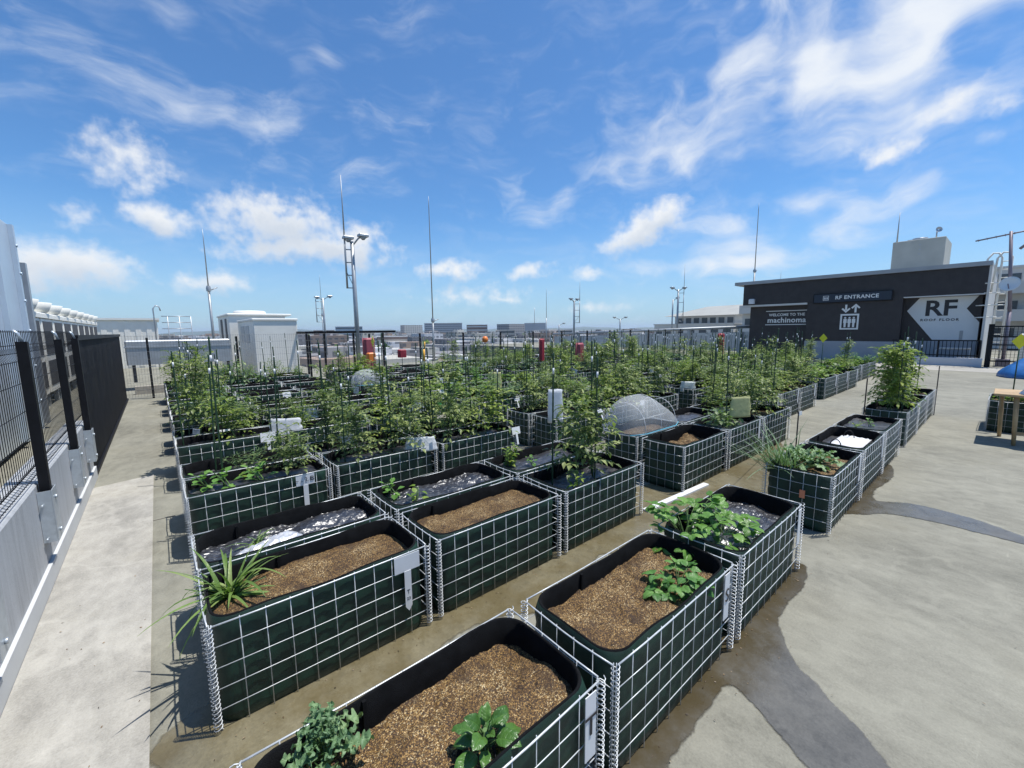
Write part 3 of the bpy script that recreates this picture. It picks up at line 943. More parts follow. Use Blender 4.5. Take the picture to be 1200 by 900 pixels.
# ---- planter contents
rows_cols = [(0, c) for c in range(9)] + [(r, c) for r in range(1, 15) for c in range(15)]
BARE = {(6, 2), (8, 3), (9, 3), (10, 3), (9, 2), (10, 2), (11, 4), (12, 4), (13, 5), (13, 4), (14, 4), (8, 1), (9, 1), (10, 1), (7, 1), (11, 1), (12, 2), (11, 2), (5, 7), (6, 6), (3, 8), (0, 7), (0, 8), (8, 5), (7, 8), (10, 7)}
SIZES = ('left', 'right')
SPECIAL = {
    (0, 0): ('soil', .405, 'of brown bark soil with cauliflower'),
    (0, 1): ('soil', .41, 'of brown soil with one potato plant'),
    (0, 2): ('mulch_film', .40, 'of black mulch film with two beans'),
    (0, 3): ('soil', .42, 'of leeks and blue-green kale'),
    (0, 4): ('mulch_film', .40, 'holding a folded white sheet'),
    (0, 5): ('mulch_film', .44, 'of black film with tiny seedlings'),
    (1, 0): ('soil', .42, 'of bare brown soil with grassy weeds'),
    (1, 1): ('soil', .42, 'of bare brown soil and nothing else'),
    (1, 2): ('mulch_film', .40, 'of tall staked tomatoes'),
    (1, 3): ('soil', .36, 'of sunken bare soil'),
    (1, 4): ('mulch_film', .42, 'of eggplants beside a yellow bag'),
    (2, 0): ('mulch_film', .42, 'of black film with a silver trowel bag'),
    (2, 1): ('mulch_film', .43, 'of black film with two seedlings'),
    (2, 2): ('mulch_film', .43, 'of black film with basil'),
    (2, 3): ('soil', .42, 'under a clear net tunnel'),
    (2, 4): ('mulch_film', .43, 'of bare silvery black film'),
    (3, 0): ('mulch_film', .43, 'of squash seedlings and a tomato'),
}
own_soil = {
    (0, 0): fill_mesh('soil', 101, .405, M['soil'], 80, .020),
    (0, 1): fill_mesh('soil', 102, .41, M['soil'], 80, .022, ((.0, -.02, .05, .02),)),
    (1, 0): fill_mesh('soil', 103, .42, M['soil'], 70, .012),
    (1, 1): fill_mesh('soil', 104, .42, M['soil'], 70, .012),
    (1, 3): fill_mesh('soil', 105, .37, M['soil'], 50, .03),
    (0, 2): fill_mesh('mulch_film', 106, .40, M['mulch'], 60, .022),
    (2, 0): fill_mesh('mulch_film', 107, .42, M['mulch'], 60, .022),
    (2, 1): fill_mesh('mulch_film', 108, .43, M['mulch'], 60, .022),
}
kinds_pool = ['tomato_plant'] * 11 + ['eggplant_bush'] * 3 + ['pepper_bush'] * 5 + ['squash_vine'] * 5 + ['basil_bush'] * 2 + ['seedling'] * 2
content = {}
for rc in rows_cols:
    if rc in SPECIAL: continue
    r, c = rc
    if rc in BARE: content[rc] = (None, 0); continue
    k = rnd.choice(kinds_pool)
    if r == 0: k = 'tomato_plant'
    if rc in ((3, 1), (3, 2), (3, 4), (3, 5), (2, 5), (1, 5), (4, 2), (5, 2), (5, 4), (3, 6)): k = 'tomato_plant'
    if rc == (3, 3): k = 'basil_bush'
    if c >= 9 and r in (1, 2): k = rnd.choice(['squash_vine', 'tomato_plant', 'basil_bush'])
    if rnd.random() < .07 and r > 3 and c: content[rc] = (None, 0); continue
    if c == 0 and k == 'seedling': k = 'tomato_plant'
    content[rc] = (k, rnd.choice((1, 2, 2, 2, 2)) if r > 2 else 2)

near_cut = lambda r, c: r <= 2 and c <= 8 or r in (3, 4) and c <= 5
n_pl = {}
for r, c in rows_cols:
    x, y = col_x(c, r), row_y(r, c)
    x += rnd.uniform(-.012, .012) * (r > 2); y += rnd.uniform(-.015, .015) * (r > 2)
    w = where(r, c)
    if (r, c) in SPECIAL:
        fk, lv, txt = SPECIAL[r, c]
        planter(x, y, 'wire-caged planter %s, %s' % (txt, 'front row' if r == 0 else ORD[r + 1] + ' row'), True, 'soil' if fk == 'soil' else 'mulch', lv, own_soil.get((r, c)))
        continue
    k, n = content[r, c]
    fk = 'soil' if rnd.random() < .3 else 'mulch'
    crop = KIND_CROP[k] if k else ('bare soil' if fk == 'soil' else 'black film')
    planter(x, y, 'wire-caged planter of %s, %s' % (crop, w), near_cut(r, c), fk, rnd.choice((.40, .43)))
    if not k: continue
    tall = r == 0
    if tall: continue
    for i in range(n):
        px = x + LX * ((i + .5) / n) + rnd.uniform(-.06, .06); py = y + LY / 2 + rnd.uniform(-.06, .06)
        vs = PROTO[k]; me = vs[rnd.randrange(len(vs))] if not tall else vs[2]
        o = link(k, me, None, (px, py, .41))
        o.rotation_euler.z = rnd.uniform(0, 6.28)
        s = rnd.uniform(.88, 1.28)
        o.scale = (s, s, s * (1.08 if tall else rnd.uniform(.66, 1.12)))
        side = 'only ' if n == 1 else ('left ' if i == 0 else 'right ')
        tag(o, '%s%s in the planter %s' % (side, KIND_WORD[k], w), 'plant', KIND_GROUP[k])
    if k in ('tomato_plant', 'eggplant_bush', 'pepper_bush') and (rnd.random() < .85 or r < 6):
        m = 3 if r in (3, 4, 5, 6) and c < 8 and rnd.random() < .6 else 2 if r < 11 or rnd.random() < .4 else 1
        for i in range(m):
            sx = x + LX * ((i + .5) / m) + rnd.uniform(-.12, .12); sy = y + LY * rnd.uniform(.25, .75)
            nm = 'lone' if m == 1 else (('left-hand', 'right-hand') if m == 2 else ('left-hand', 'middle', 'right-hand'))[i]
            stake(sx, sy, .33, '%s stake in the planter %s' % (nm, w), None, .045)
    if r > 3 and rnd.random() < .34:
        card(x + LX * rnd.uniform(.15, .85), y + LY * rnd.uniform(.05, .3), .40, 'small white tag stuck in the planter %s' % w)

G_ = KIND_GROUP
def pr(kind, v, x, y, z, label, s=1., sz=None, rz=0.):
    o = link(kind, PROTO[kind][v], None, (x, y, z)); o.scale = (s, s, sz or s); o.rotation_euler.z = rz
    return tag(o, label, 'plant', G_[kind])


# front row
plant('cauliflower_plant', rosette(201, 34, .105, .06, ragged, (22, 86), .8, .28, 26, .10), M['blue'], (.275, 1.235, .40), 'blue-green cauliflower seedling with ragged leaves in the nearest planter')
plant('pepper_plant', rosette(207, 19, .10, .056, ovate, (12, 80), 1.0, .06, 12, .11), M['glossy'], (.66, .93, .40), 'glossy dark green pepper seedling in brown soil of the nearest planter')
b = MB(); b.lathe((.64, .95, .40), [(.055, -.05), (.062, .022), (.058, .022), (.052, -.02)], 20)
tag(b.build('plant_pot', M['black_paint']), 'black plastic pot ring sunk in soil around the glossy pepper seedling', 'pot')
plant('potato_plant', bean(209, 24, .13, .062), leafmat('potato_leaf', (.05, .14, .03), (.10, .24, .05), (.18, .34, .08), .3), (1.92, .97, .40), 'bright green potato plant alone in brown soil, second planter from the front')
plant('bean_plant', bean(211, 30, .30, .078), M['bean'], (2.44, 1.20, .39), 'taller leafy bean plant at the left end of the black film', 'plant', 0, None, 1., 'bean plants in the front row')
plant('bean_plant', bean(213, 22, .22, .088), M['bean'], (2.68, 1.08, .39), 'broad-leaved bean plant in the middle of the black film', 'plant', 1., None, 1., 'bean plants in the front row')
plant('leek_clump', leek(215, 120, .52), M['fen'], (4.27, 1.22, .41), 'spindly grey-green leek clump leaning left out of its planter')
for i, (x, y, l) in enumerate(((4.50, 1.10, 'left blue-green kale plant between leeks and bare soil'), (4.66, 1.03, 'right blue-green kale plant beside bare soil'), (4.60, 1.22, 'blue-green kale plant behind two others near leeks'))):
    plant('kale_plant', rosette(221 + i, 22, .16, .10, ragged, (15, 80), .9, .14, 12, .08), M['blue'], (x, y, .41), l, 'plant', i, None, 1., 'kale plants beside the leeks')
for i, (x, y) in enumerate(((8.2, 1.05), (8.5, 1.12), (8.8, 1.04), (9.3, 1.1))):
    o = link('tomato_plant', PROTO['tall_tomato'][i % 3], None, (x, y, .40)); o.rotation_euler.z = i * 1.7
    if i == 3: o.scale = (.9, .9, .85)
    tag(o, '%s of the four tall dense tomato plants in the front row' % ('nearest', 'second', 'third', 'farthest')[i], 'plant', G_['tomato_plant'])
for i, (x, y) in enumerate(((8.1, .95), (8.35, .93), (8.62, .95), (9.0, .94), (9.5, 1.0), (10.5, 1.0))):
    stake(x, y, .33, '%s stake along the tall dense tomato plants in the front row' % ORD[i + 1], (1, 4, 3, 1, 0, 0)[i])
pr('seedling', 0, 6.62, 1.14, .44, 'left tiny pale seedling on black film in the sixth front-row planter', .8)
pr('seedling', 1, 6.95, 1.06, .44, 'right tiny pale seedling on black film in the sixth front-row planter', .7)
# second row
plant('grass_weed', grassweed(231, 44, .35, .027), M['grass'], (.16, 2.42, .42), 'tuft of long arching grass weed spilling from left end of planter', 'weed')
t = plant('tomato_plant', tomato(241, .78, 1.0, 26, .07), M['tom'], (2.66, 2.30, .40), 'left tall dark tomato plant between three stakes on black film', 'plant', 0, None, 1., G_['tomato_plant'])
t = plant('tomato_plant', tomato(242, .85, 1.05, 27, .07), M['tom'], (2.92, 2.34, .40), 'right tall dark tomato plant in front of clear net tunnel', 'plant', 2., None, 1., G_['tomato_plant'])
plant('pepper_plant', bushy(243, .20, 26, .075, .036, lance, .6, 2, 4, .025), M['yel'], (2.47, 2.20, .40), 'small yellow-green pepper seedling left of the tall staked tomatoes')
for i, (x, y) in enumerate(((2.46, 2.40), (2.80, 2.22), (2.98, 2.40))):
    stake(x, y, .33, '%s of three stakes among tall tomatoes, third planter of the second row' % ('leftmost', 'middle', 'rightmost')[i], (3, 0, 1)[i])
for i, (x, y, v) in enumerate(((5.40, 2.28, 0), (5.75, 2.33, 1))):
    pr('eggplant_bush', v, x, y, .40, '%s eggplant bush by the yellow bag in the second row' % ('left', 'right')[i], .85, None, i * 2.)
stake(5.42, 2.22, .33, 'stake standing among eggplants left of the yellow bag', 0)
# third row
pr('seedling', 1, 1.33, 3.02, .43, 'back seedling of two on black film, second planter of third row', 1.0)
pr('seedling', 2, 1.40, 2.82, .43, 'front seedling of two on black film, second planter of third row', 1.2)
pr('basil_bush', 0, 2.47, 2.98, .43, 'light green basil bush on black film left of tall tomatoes', .75)
pr('seedling', 1, 2.66, 2.85, .43, 'tiny seedling right of light green basil on black film', .7)
plant('weed_sprout', grassweed(233, 9, .16, .022), M['grass'], (.36, 2.92, .43), 'short grassy sprout poking up behind the silver trowel bag', 'weed')
# fourth row left planter
for i, (x, y, v, s, l) in enumerate(((.22, 4.22, 1, 1.1, 'leftmost squash seedling'), (.36, 4.10, 1, 1.3, 'second squash seedling'), (.50, 4.25, 0, 1.2, 'middle yellowish squash seedling'), (.60, 4.02, 1, 1.4, 'rightmost squash seedling'))):
    pr('seedling', v, x, y, .43, l + ' in the first planter of the fourth row', s)
pr('tomato_plant', 3, .80, 4.12, .43, 'low tomato plant at right end of the squash seedlings planter', .8)
stake(.32, 4.16, .33, 'stake rising from the squash seedlings planter at far left', 4)

# ---- things lying in or hung on planters
def tbl(x, y, z, name, label, mats, fn, cat, group=None):
    o = None


def tag_sign(x, y, txt, label, big=False, tall=False):
    # T-shaped white plant label hung on the front wires (faces -Y)
    t = thing('plant_label', (x, y, 0), label, 'plant label', 'white plant labels on planters')
    b = MB()
    if tall:
        b.box(-.028, .028, -.011, -.008, .24, .49)
    else:
        b.box(-.075, .075, -.011, -.008, .40, .495)
        b.prism([(-.02, .401), (-.02, .19), (0, .16), (.02, .19), (.02, .401)], lambda a, c, d: (a, d, c), -.013, -.010)
    b.build('label_plate', M['white'], t)
    if txt:
        for (s, dx, z, size) in txt:
            text_obj('lettering', s, size, Matrix(((1, 0, 0, dx), (0, 0, -1, -.0135), (0, 1, 0, z), (0, 0, 0, 1))), M['ink'], t, .0006)
    return t


def text_obj(name, s, size, mat4, material, parent=None, ext=.002, bold=0., align='CENTER', sx=1., space=1.):
    cu = bpy.data.curves.new(name, 'FONT'); cu.body = s; cu.size = size; cu.extrude = ext; cu.align_x = align; cu.align_y = 'CENTER'
    cu.offset = bold; cu.resolution_u = 3; cu.space_character = space
    o = bpy.data.objects.new(name, cu); COL.objects.link(o)
    dg = bpy.context.evaluated_depsgraph_get(); dg.update()
    me = bpy.data.meshes.new_from_object(o.evaluated_get(dg))
    me.name = name; me.materials.clear(); me.materials.append(material)
    bpy.data.objects.remove(o); bpy.data.curves.remove(cu)
    p = link(name, me, parent)
    p.matrix_local = mat4 @ Matrix.Diagonal((sx, 1, 1, 1))
    return p


tag_sign(.95, 2.06, [('T', 0, .275, .034), ('23', 0, .235, .024)], 'T-shaped white label marked T 23 on the grassy weed planter')
tag_sign(.88, 3.87, [('~ .. 2.1.', -.01, .448, .05), ('B', .055, .448, .06)], 'T-shaped white label with black scribble on squash seedlings planter')
tag_sign(1.02, .82, [('T', 0, .37, .11)], 'tall white label marked T on the nearest planter', False, True)
tag_sign(2.10, .82, [('S', 0, .37, .10)], 'tall white label marked S on the potato plant planter', False, True)
for x, y, l in ((3.24, .82, 'bean'), (5.04, .82, 'kale and leek'), (6.17, .82, 'folded white sheet')):
    tag_sign(x, y, None, 'tall plain white label on front wires of the %s planter' % l, False, True)
for c in (4, 6, 7, 8, 9, 10, 11, 12):
    tag_sign(col_x(c, 1) + .9, row_y(1, c), None, 'tall plain white label on the %s planter of the second row' % ORD[c + 1], False, True)


def cloth(name, w, d, h, seed, mat, label, loc, rz=0, cat='sheet', crease=.02):
    from mathutils import noise
    b = MB(); g = []
    for top in (0, 1):
        gg = []
        for j in range(13):
            r = []
            for i in range(25):
                u, v = -1 + 2 * i / 24, -1 + 2 * j / 12
                e = (1 - max(abs(u), abs(v)) ** 6)
                z = h * e * (.65 + .35 * noise.noise(Vector((u * 2.3 + seed, v * 2 + seed, 0)))) + crease * noise.noise(Vector((u * 7 + seed, v * 9, 2))) * e if top else 0
                r.append(b.vert((u * w / 2 * (1 + .05 * noise.noise(Vector((v * 3, seed, top * .1)))), v * d / 2, max(z, 0 if not top else .003))))
            gg.append(r)
        g.append(gg)
    for top in (0, 1):
        for j in range(12):
            for i in range(24):
                q = (g[top][j][i], g[top][j][i + 1], g[top][j + 1][i + 1], g[top][j + 1][i])
                b.face(q if top else q[::-1], 0, True)
    o = b.build(name, mat, None, loc); o.rotation_euler.z = rz
    return tag(o, label, cat)


M['cloth'] = pmat('white_cloth', (.58, .59, .61), .55, 0, .06, 5)
M['silver'] = pmat('silver_film', (.62, .62, .63), .32, .5, .2, 14, .5, 40)
cloth('plastic_sheet', .74, .28, .035, 3., M['cloth'], 'folded white sheet lying on black film between two black hoops', (5.80, 1.05, .42), 0, 'sheet', .05)
cloth('trowel_bag', .40, .12, .05, 5., M['silver'], 'crumpled silver bag with a trowel on black film behind the weeds', (.40, 2.80, .43), .35, 'bag')
for i, x in enumerate((5.47, 6.05)):
    b = MB(); b.tube([(x, 1.10 + .05 * cos(a), .43 + .09 * sin(a)) for a in [pi * k / 10 for k in range(11)]], .005, 6)
    tag(b.build('wire_hoop', M['black_paint']), '%s black hoop standing by the folded white sheet' % ('left', 'right')[i], 'hoop', 'hoops over the white sheet')
b = MB(); b.box(0, .004, -.02, .02, 0, .07)
tag(b.build('hanging_tag', pmat('salmon_tag', (.62, .22, .12), .5), None, (4.088, 1.02, .27)), 'small orange tag hung on the left wires of the kale planter', 'tag')
# tag stake and twig in kale planter
b = MB(); b.cyl(0, 0, 0, .50, .006, 8)
t = thing('label_stake', (4.72, 1.26, .40), 'thin black stake with small pale plate behind the kale', 'label stake'); b.build('pole', M['black_paint'], t)
b = MB(); b.box(-.005, .075, -.009, -.006, .46, .50); b.build('label_plate', M['white'], t)
# two label stakes by tall tomatoes
for i, (x, y) in enumerate(((7.99, 1.30), (11.28, .80))):
    b = MB(); b.cyl(x, y, 0, .95, .008, 8)
    tag(b.build('corner_pole', M['black_paint']), '%s dark corner pole beside the tall tomato planters' % ('left', 'right')[i], 'pole', 'poles at the tall tomato planters')

# upright white bag, yellow bag, other bags on planters
def bag(x, y, z, w, h, d, mat, label, seed=1., rz=0, cat='bag', name='plastic_bag'):
    from mathutils import noise
    b = MB(); n = 10; rings = []
    for j in range(n + 1):
        t = j / n; r = []
        for i in range(20):
            a = 2 * pi * i / 20
            sx = w / 2 * (1 - .12 * t + .1 * noise.noise(Vector((seed, t * 3, cos(a)))))
            sy = d / 2 * (1 - .75 * t)
            k = 1 + .12 * noise.noise(Vector((cos(a) * 2 + seed, sin(a) * 2, t * 4)))
            ca, sa = cos(a), sin(a)
            x_ = sx * math.copysign(abs(ca) ** .6, ca) * k; y_ = sy * math.copysign(abs(sa) ** .6, sa) * k
            r.append(b.vert((x_, y_, h * t + (.025 * noise.noise(Vector((seed + ca * 2, sa, 5))) if j == n else 0))))
        rings.append(r)
    for a_, c_ in zip(rings, rings[1:]):
        for i in range(20):
            b.face((a_[i], a_[(i + 1) % 20], c_[(i + 1) % 20], c_[i]), 0, True)
    b.face(rings[0][::-1]); b.face(rings[-1])
    o = b.build(name, mat, None, (x, y, z)); o.rotation_euler.z = rz
    return tag(o, label, cat)


def thinmat(name, col, alpha, rough=.4):
    m, t, bs = newmat(name)
    co = t.node('ShaderNodeTexCoord').outputs['Object']
    t.put(bs.inputs['Base Color'], t.ramp(t.noise(co, 18, 5), [(.3, tuple(c * .85 for c in col)), (.7, col)]))
    bs.inputs['Roughness'].default_value = rough
    bn = t.node('ShaderNodeBump', {'Strength': .5, 'Distance': .01, 'Height': t.noise(co, 22, 5)}); t.l.new(bn.outputs[0], bs.inputs['Normal'])
    tr = t.node('ShaderNodeBsdfTransparent'); tl = t.node('ShaderNodeBsdfTranslucent', {0: tuple(col) + (1,)})
    m1 = t.node('ShaderNodeMixShader', {0: .35}); t.l.new(bs.outputs[0], m1.inputs[1]); t.l.new(tl.outputs[0], m1.inputs[2])
    m2 = t.node('ShaderNodeMixShader', {0: alpha}); t.l.new(tr.outputs[0], m2.inputs[1]); t.l.new(m1.outputs[0], m2.inputs[2])
    t.l.new(m2.outputs[0], t.n['Material Output'].inputs[0])
    return m


M['bagw'] = thinmat('white_bag', (.80, .82, .84), .93)
M['bagy'] = thinmat('yellow_bag', (.62, .62, .32), .93)
M['net'] = thinmat('clear_net', (.80, .84, .86), .28, .45)
M['bagc'] = thinmat('clear_bag', (.75, .82, .82), .6, .3)
bag(4.13, 3.97, .44, .22, .46, .12, M['bagw'], 'upright white bag on planter corner behind the basil', 2., -0.75)
bag(5.62, 2.14, .58, .30, .26, .04, M['bagy'], 'pale yellow bag hung among eggplants above the walkway', 5., -0.55)
bag(2.05, 3.95, .46, .34, .14, .12, M['bagw'], 'crumpled white bag at right end of bushy tomato planter', 8., -0.45)
bag(1.15, 5.82, .44, .40, .20, .15, M['bagw'], 'wide white bag on planter left of the tall lamp post', 11., -0.55)
bag(1.62, 6.6, .46, .26, .14, .12, M['bagw'], 'small white bag on planter behind the wide white bag', 13., -0.65)
bag(3.0, 5.75, .5, .22, .16, .10, M['bagw'], 'white bag with crumpled top beside the green card', 15., -0.95)
bag(5.35, 6.9, .5, .30, .34, .12, M['bagy'], 'pale yellow bag standing in the middle of the field', 17., -0.85)
bag(7.1, 7.2, .5, .34, .16, .14, M['bagw'], 'white bag lying on a planter right of the yellow bag', 19., -0.75)
bag(8.1, 4.1, .44, .30, .20, .1, M['bagc'], 'clear bag tied above planter in fourth row corner', 21., -0.85)
bag(9.85, 1.1, .5, .22, .45, .1, M['bagc'], 'clear bag hung beside the tall tomatoes', 23., -0.65)
b = MB(); b.prism([(0, .50), (.10, .50), (.12, .62), (.02, .62)], lambda a, c, d: (3.22 + a, 5.66 + d, c), 0, .004)
tag(b.build('name_card', pmat('green_card', (.02, .30, .10), .5)), 'small green card on planter beside crumpled white bag', 'card')
# white plates hung on planter fronts deeper in the field
for i, (x, y, s) in enumerate(((.92, 5.68, 1.), (.55, 6.25, .8), (2.12, 7.49, .8), (5.0, 3.87, .7), (6.1, 3.87, .7), (3.3, 3.85, .8), (9.05, 3.95, .8), (10.9, 4.0, .8), (8.95, 5.75, .8), (4.9, 5.68, .8), (6.9, 5.68, .8), (1.9, 9.3, .9), (3.2, 7.49, .8), (4.4, 7.49, .8), (5.5, 9.3, .9), (9.9, 5.75, .8), (12.5, 6.1, .9), (13.7, 4.3, .9))):
    t = thing('plant_label', (x, y - .012, .52 - .1 * s), 'small white plate on wires of planter %s' % ('in the seventh row, first planter', 'in the eighth row, first planter', 'left of the lamp post', 'right of the upright white bag', 'two planters right of the upright white bag', 'behind the basil', 'near the clear bag', 'between clear bag and entrance', 'behind the clear bag', 'behind the upright white bag', 'near the white bag mid field', 'in the second bare planters', 'beside green card', 'near yellow bag', 'in far bare planters', 'deeper behind the clear bag', 'before the entrance wall', 'near the welcome wall')[i], 'plant label', 'white plant labels on planters')
    t.rotation_euler.x = R(-rnd.uniform(5, 30))
    b = MB(); b.box(-.08 * s, .08 * s, -.004, 0, 0, .11 * s); b.build('label_plate', M['white'], t)
    b = MB(); b.box(-.018 * s, .018 * s, -.007, -.004, -.16 * s, .02 * s); b.build('label_stem', M['white'], t)
# yellow sticky diamonds on stakes
for i, (x, y, z, l) in enumerate(((13.6, 3.2, .35, 'yellow diamond trap on a stake before the lift pictogram'), (10.35, -.12, .4, 'yellow diamond trap on a stake beside the blue tarp'), (3.62, 9.0, .45, 'yellow round trap on a stake before the white plant box'))):
    t = thing('sticky_trap', (x, y, z), l, 'insect trap', 'yellow sticky traps on stakes')
    h = 1.05
    b = MB(); b.cyl(0, 0, 0, h, .008, 8); b.build('pole', M['stake'], t)
    b = MB(); b.prism([(0, h - .12), (.09, h), (0, h + .12), (-.09, h)], lambda a, c, d: (d, -a, c), -.012, -.009); b.build('trap_card', pmat('yellow_card', (.78, .72, .03), .5), t)

# orange and yellow bird scarers, red covers
M['red'] = pmat('red_net', (.30, .02, .035), .6, 0, .25, 9)
M['pink'] = pmat('pink_net', (.33, .07, .09), .6, 0, .2, 9)
M['orange'] = pmat('orange_plastic', (.75, .20, .03), .45, 0, .15, 9)
for i, (x, y, z, w, h, m, l) in enumerate(((5.35, 13.7, .5, .34, 1.0, 'pink', 'tall pinkish red net cover beside the dark fence corner'), (11.4, 11.7, .5, .22, .86, 'red', 'short red net cover standing left of the pinkish one'), (12.0, 10.3, .5, .3, .70, 'pink', 'wide pinkish red net cover in the middle of far field'), (19.0, 8.2, .5, .28, .95, 'red', 'red net cover standing nearest the entrance building'))):
    t = thing('net_cover', (x, y, z), l, 'net cover', 'red net covers over plants')
    b = MB(); b.bbox(-w / 2, w / 2, -w / 2.4, w / 2.4, 0, h, .05); b.build('cover', M[m], t)
    b = MB()
    for sx in (-1, 1): b.cyl(sx * (w / 2 + .015), 0, -.1, h * 1.02, .012, 8)
    b.build('support_pole', M['pink'], t)
for i, (x, y, z, l) in enumerate(((8.6, 11.6, 1.40, 'round orange bird scarer on a stake against the skyline'), (4.9, 12.4, .95, 'orange box beside the tall pinkish red cover'), (6.0, 12.6, 1.0, 'red box left of the tall lamp post'))):
    t = thing('bird_scarer', (x, y, z), l, 'bird scarer')
    b = MB()
    if i == 0: b.lathe((0, 0, 0), [(.0, -.12), (.09, -.08), (.11, 0), (.07, .09), (0, .11)], 14)
    else: b.bbox(-.12, .12, -.1, .1, -.13, .13, .03)
    b.build('body', M['orange' if i < 2 else 'red'], t)
    b = MB(); b.cyl(0, 0, -z + .3, -.12, .01, 8); b.build('pole', M['stake'], t)
for i, (x, y, l) in enumerate(((2.46, 4.6, 'yellow tube clipped on a stake behind the upright white bag'), (4.1, 7.6, 'yellow tube clipped on a stake right of the lamp post'))):
    t = thing('marker_tube', (x, y, 0), l, 'marker', 'yellow marker tubes on stakes')
    b = MB(); b.cyl(.018, 0, 1.36, 1.50, .014, 8); b.build('tube', pmat('amber_plastic', (.8, .42, .05), .4), t)
    b = MB(); b.cyl(0, 0, .33, 1.6, .007, 8); b.build('pole', M['stake'], t)


# net tunnels
def tunnel(x0, x1, y0, y1, z0, h, label):
    t = thing('net_tunnel', ((x0 + x1) / 2, (y0 + y1) / 2, z0), label, 'net tunnel', 'net tunnels over planters')
    hx, hy = (x1 - x0) / 2, (y1 - y0) / 2
    from mathutils import noise
    b = MB(); g = []
    for i in range(29):
        u = -1 + 2 * i / 28; r = []
        for j in range(21):
            a = pi * j / 20
            uu_ = u + .25 * (1 - u * u); hh = h * max(0., 1 - abs(uu_) ** 2.2) ** (.5 if u < -.2 else .72)
            pz = hh * sin(a) ** .8 + (.02 * noise.noise(Vector((u * 5, a * 2.5, 1))) + .012 * noise.noise(Vector((u * 16, a * 7, 4)))) * min(1, 2 * sin(a))
            wy = hy * (.55 + .45 * max(0., 1 - abs(u) ** 3) ** .5)
            r.append(b.vert((u * hx, -cos(a) * wy * (1 + .06 * sin(a)) + .006 * noise.noise(Vector((u * 8, a * 5, 7))), max(0, pz))))
        g.append(r)
    for i in range(28):
        for j in range(20): b.face((g[i][j], g[i + 1][j], g[i + 1][j + 1], g[i][j + 1]), 0, True)
    b.build('net', M['net'], t)
    for k in (-.62, 0., .62):
        b = MB(); hh = h * (1 - abs(k) ** 2.6) ** .5 - .004
        b.tube([(k * hx, -cos(pi * q / 14) * hy * .97, hh * sin(pi * q / 14) ** .8) for q in range(15)], .003, 5); b.build('hoop', M['white'], t)
    b = MB(); b.tube([(-hx, -hy * .7, .012), (-hx * .6, -hy, .012), (hx * .6, -hy, .012), (hx, -hy * .7, .012)], .006, 5); b.build('cord', pmat('blue_cord', (.10, .38, .50), .5), t)
    return t


tunnel(3.98, 5.06, 2.58, 3.16, .508, .41, 'clear arched net tunnel with blue edge cord behind bare soil planter')
tunnel(3.3, 4.1, 9.2, 9.8, .512, .34, 'clear arched net tunnel near the tall lamp post foot')

# plank
b = MB(); b.bbox(-.55, .55, -.032, .032, 0, .02, .004)
o = b.build('white_plank', M['white'], None, (3.93, 2.04, .004)); o.rotation_euler.z = -.06
tag(o, 'white plank lying on the damp deck between the two front rows', 'plank')

# ------------------------------------------------------------------ left edge: kerb wall, mesh fence, dark screens
def streaky(name, col):
    m, t, bs = newmat(name)
    co = t.node('ShaderNodeTexCoord').outputs['Object']
    mp = t.node('ShaderNodeMapping', {'Scale': (1, 7., .5)}); t.l.new(co, mp.inputs[0])
    f = t.math('ADD', t.math('MULTIPLY', t.noise(mp.outputs[0], 2.2, 6, .65), .6), t.math('MULTIPLY', t.noise(co, 1.2, 6, .6), .4))
    c = t.ramp(f, [(.36, tuple(x * .74 for x in col)), (.5, col), (.66, tuple(min(1, x * 1.12) for x in col))])
    t.put(bs.inputs['Base Color'], t.mix(t.math('MULTIPLY', t.sstep(t.noise(co, 60, 4), .62, .7), .25), c, (.2, .19, .17, 1)))
    bs.inputs['Roughness'].default_value = .6
    bn = t.node('ShaderNodeBump', {'Strength': .15, 'Distance': .01, 'Height': t.noise(co, 45, 5)}); t.l.new(bn.outputs[0], bs.inputs['Normal'])
    return m


M['kerb'] = streaky('painted_kerb', (.36, .37, .38))
M['bracket'] = pmat('bracket_steel', (.50, .54, .57), .42, .6, .12, 20)
t = thing('kerb_wall', (0, 0, 0), 'grey painted parapet kerb carrying the mesh fence at left', 'wall')
b = MB(); b.bbox(-.90, -.722, -3, 7.05, .0, .715, .012); b.build('wall', M['kerb'], t)
b = MB(); b.box(-.721, -.70, -3, 7.03, 0, .14); b.build('skirting', pmat('kerb_pale', (.50, .51, .51), .6, 0, .06, 4), t)

t = thing('mesh_fence', (0, 0, 0), 'black mesh fence on posts bolted to the grey kerb at left', 'fence')
POSTY = (-.1, 1.35, 2.80, 4.24, 5.60, 6.62)
for y in POSTY:
    b = MB(); b.box(-.712, -.660, y - .028, y + .028, .33, 1.685)
    p = b.build('post', M['black_paint'], t)
    b = MB()
    b.box(-.654, -.648, y - .075, y + .075, .30, .665); b.box(-.7205, -.655, y + .069, y + .075, .30, .665); b.box(-.7205, -.655, y - .075, y - .069, .30, .665)
    for z in (.36, .60):
        b.tube([(-.648, y, z), (-.636, y, z)], .014, 6); b.tube([(-.70, y - .075, z - .03), (-.70, y - .105, z - .03)], .007, 6)
    b.build('bracket', M['bracket'], p)
    b = MB(); b.tube([(-.686, y, 1.684), (-.700, y, 1.74), (-.72, y, 1.76)], .010, 6); b.build('clamp', M['bracket'], p)
b = MB()
prof = [(-.735, .74), (-.775, .77), (-.735, .81), (-.735, 1.56), (-.775, 1.60), (-.735, 1.64), (-.735, 1.76)]
y = -1.
while y < 7.0:
    b.tube([(x, y, z) for x, z in prof], .0022, 3, 0, False); y += .05
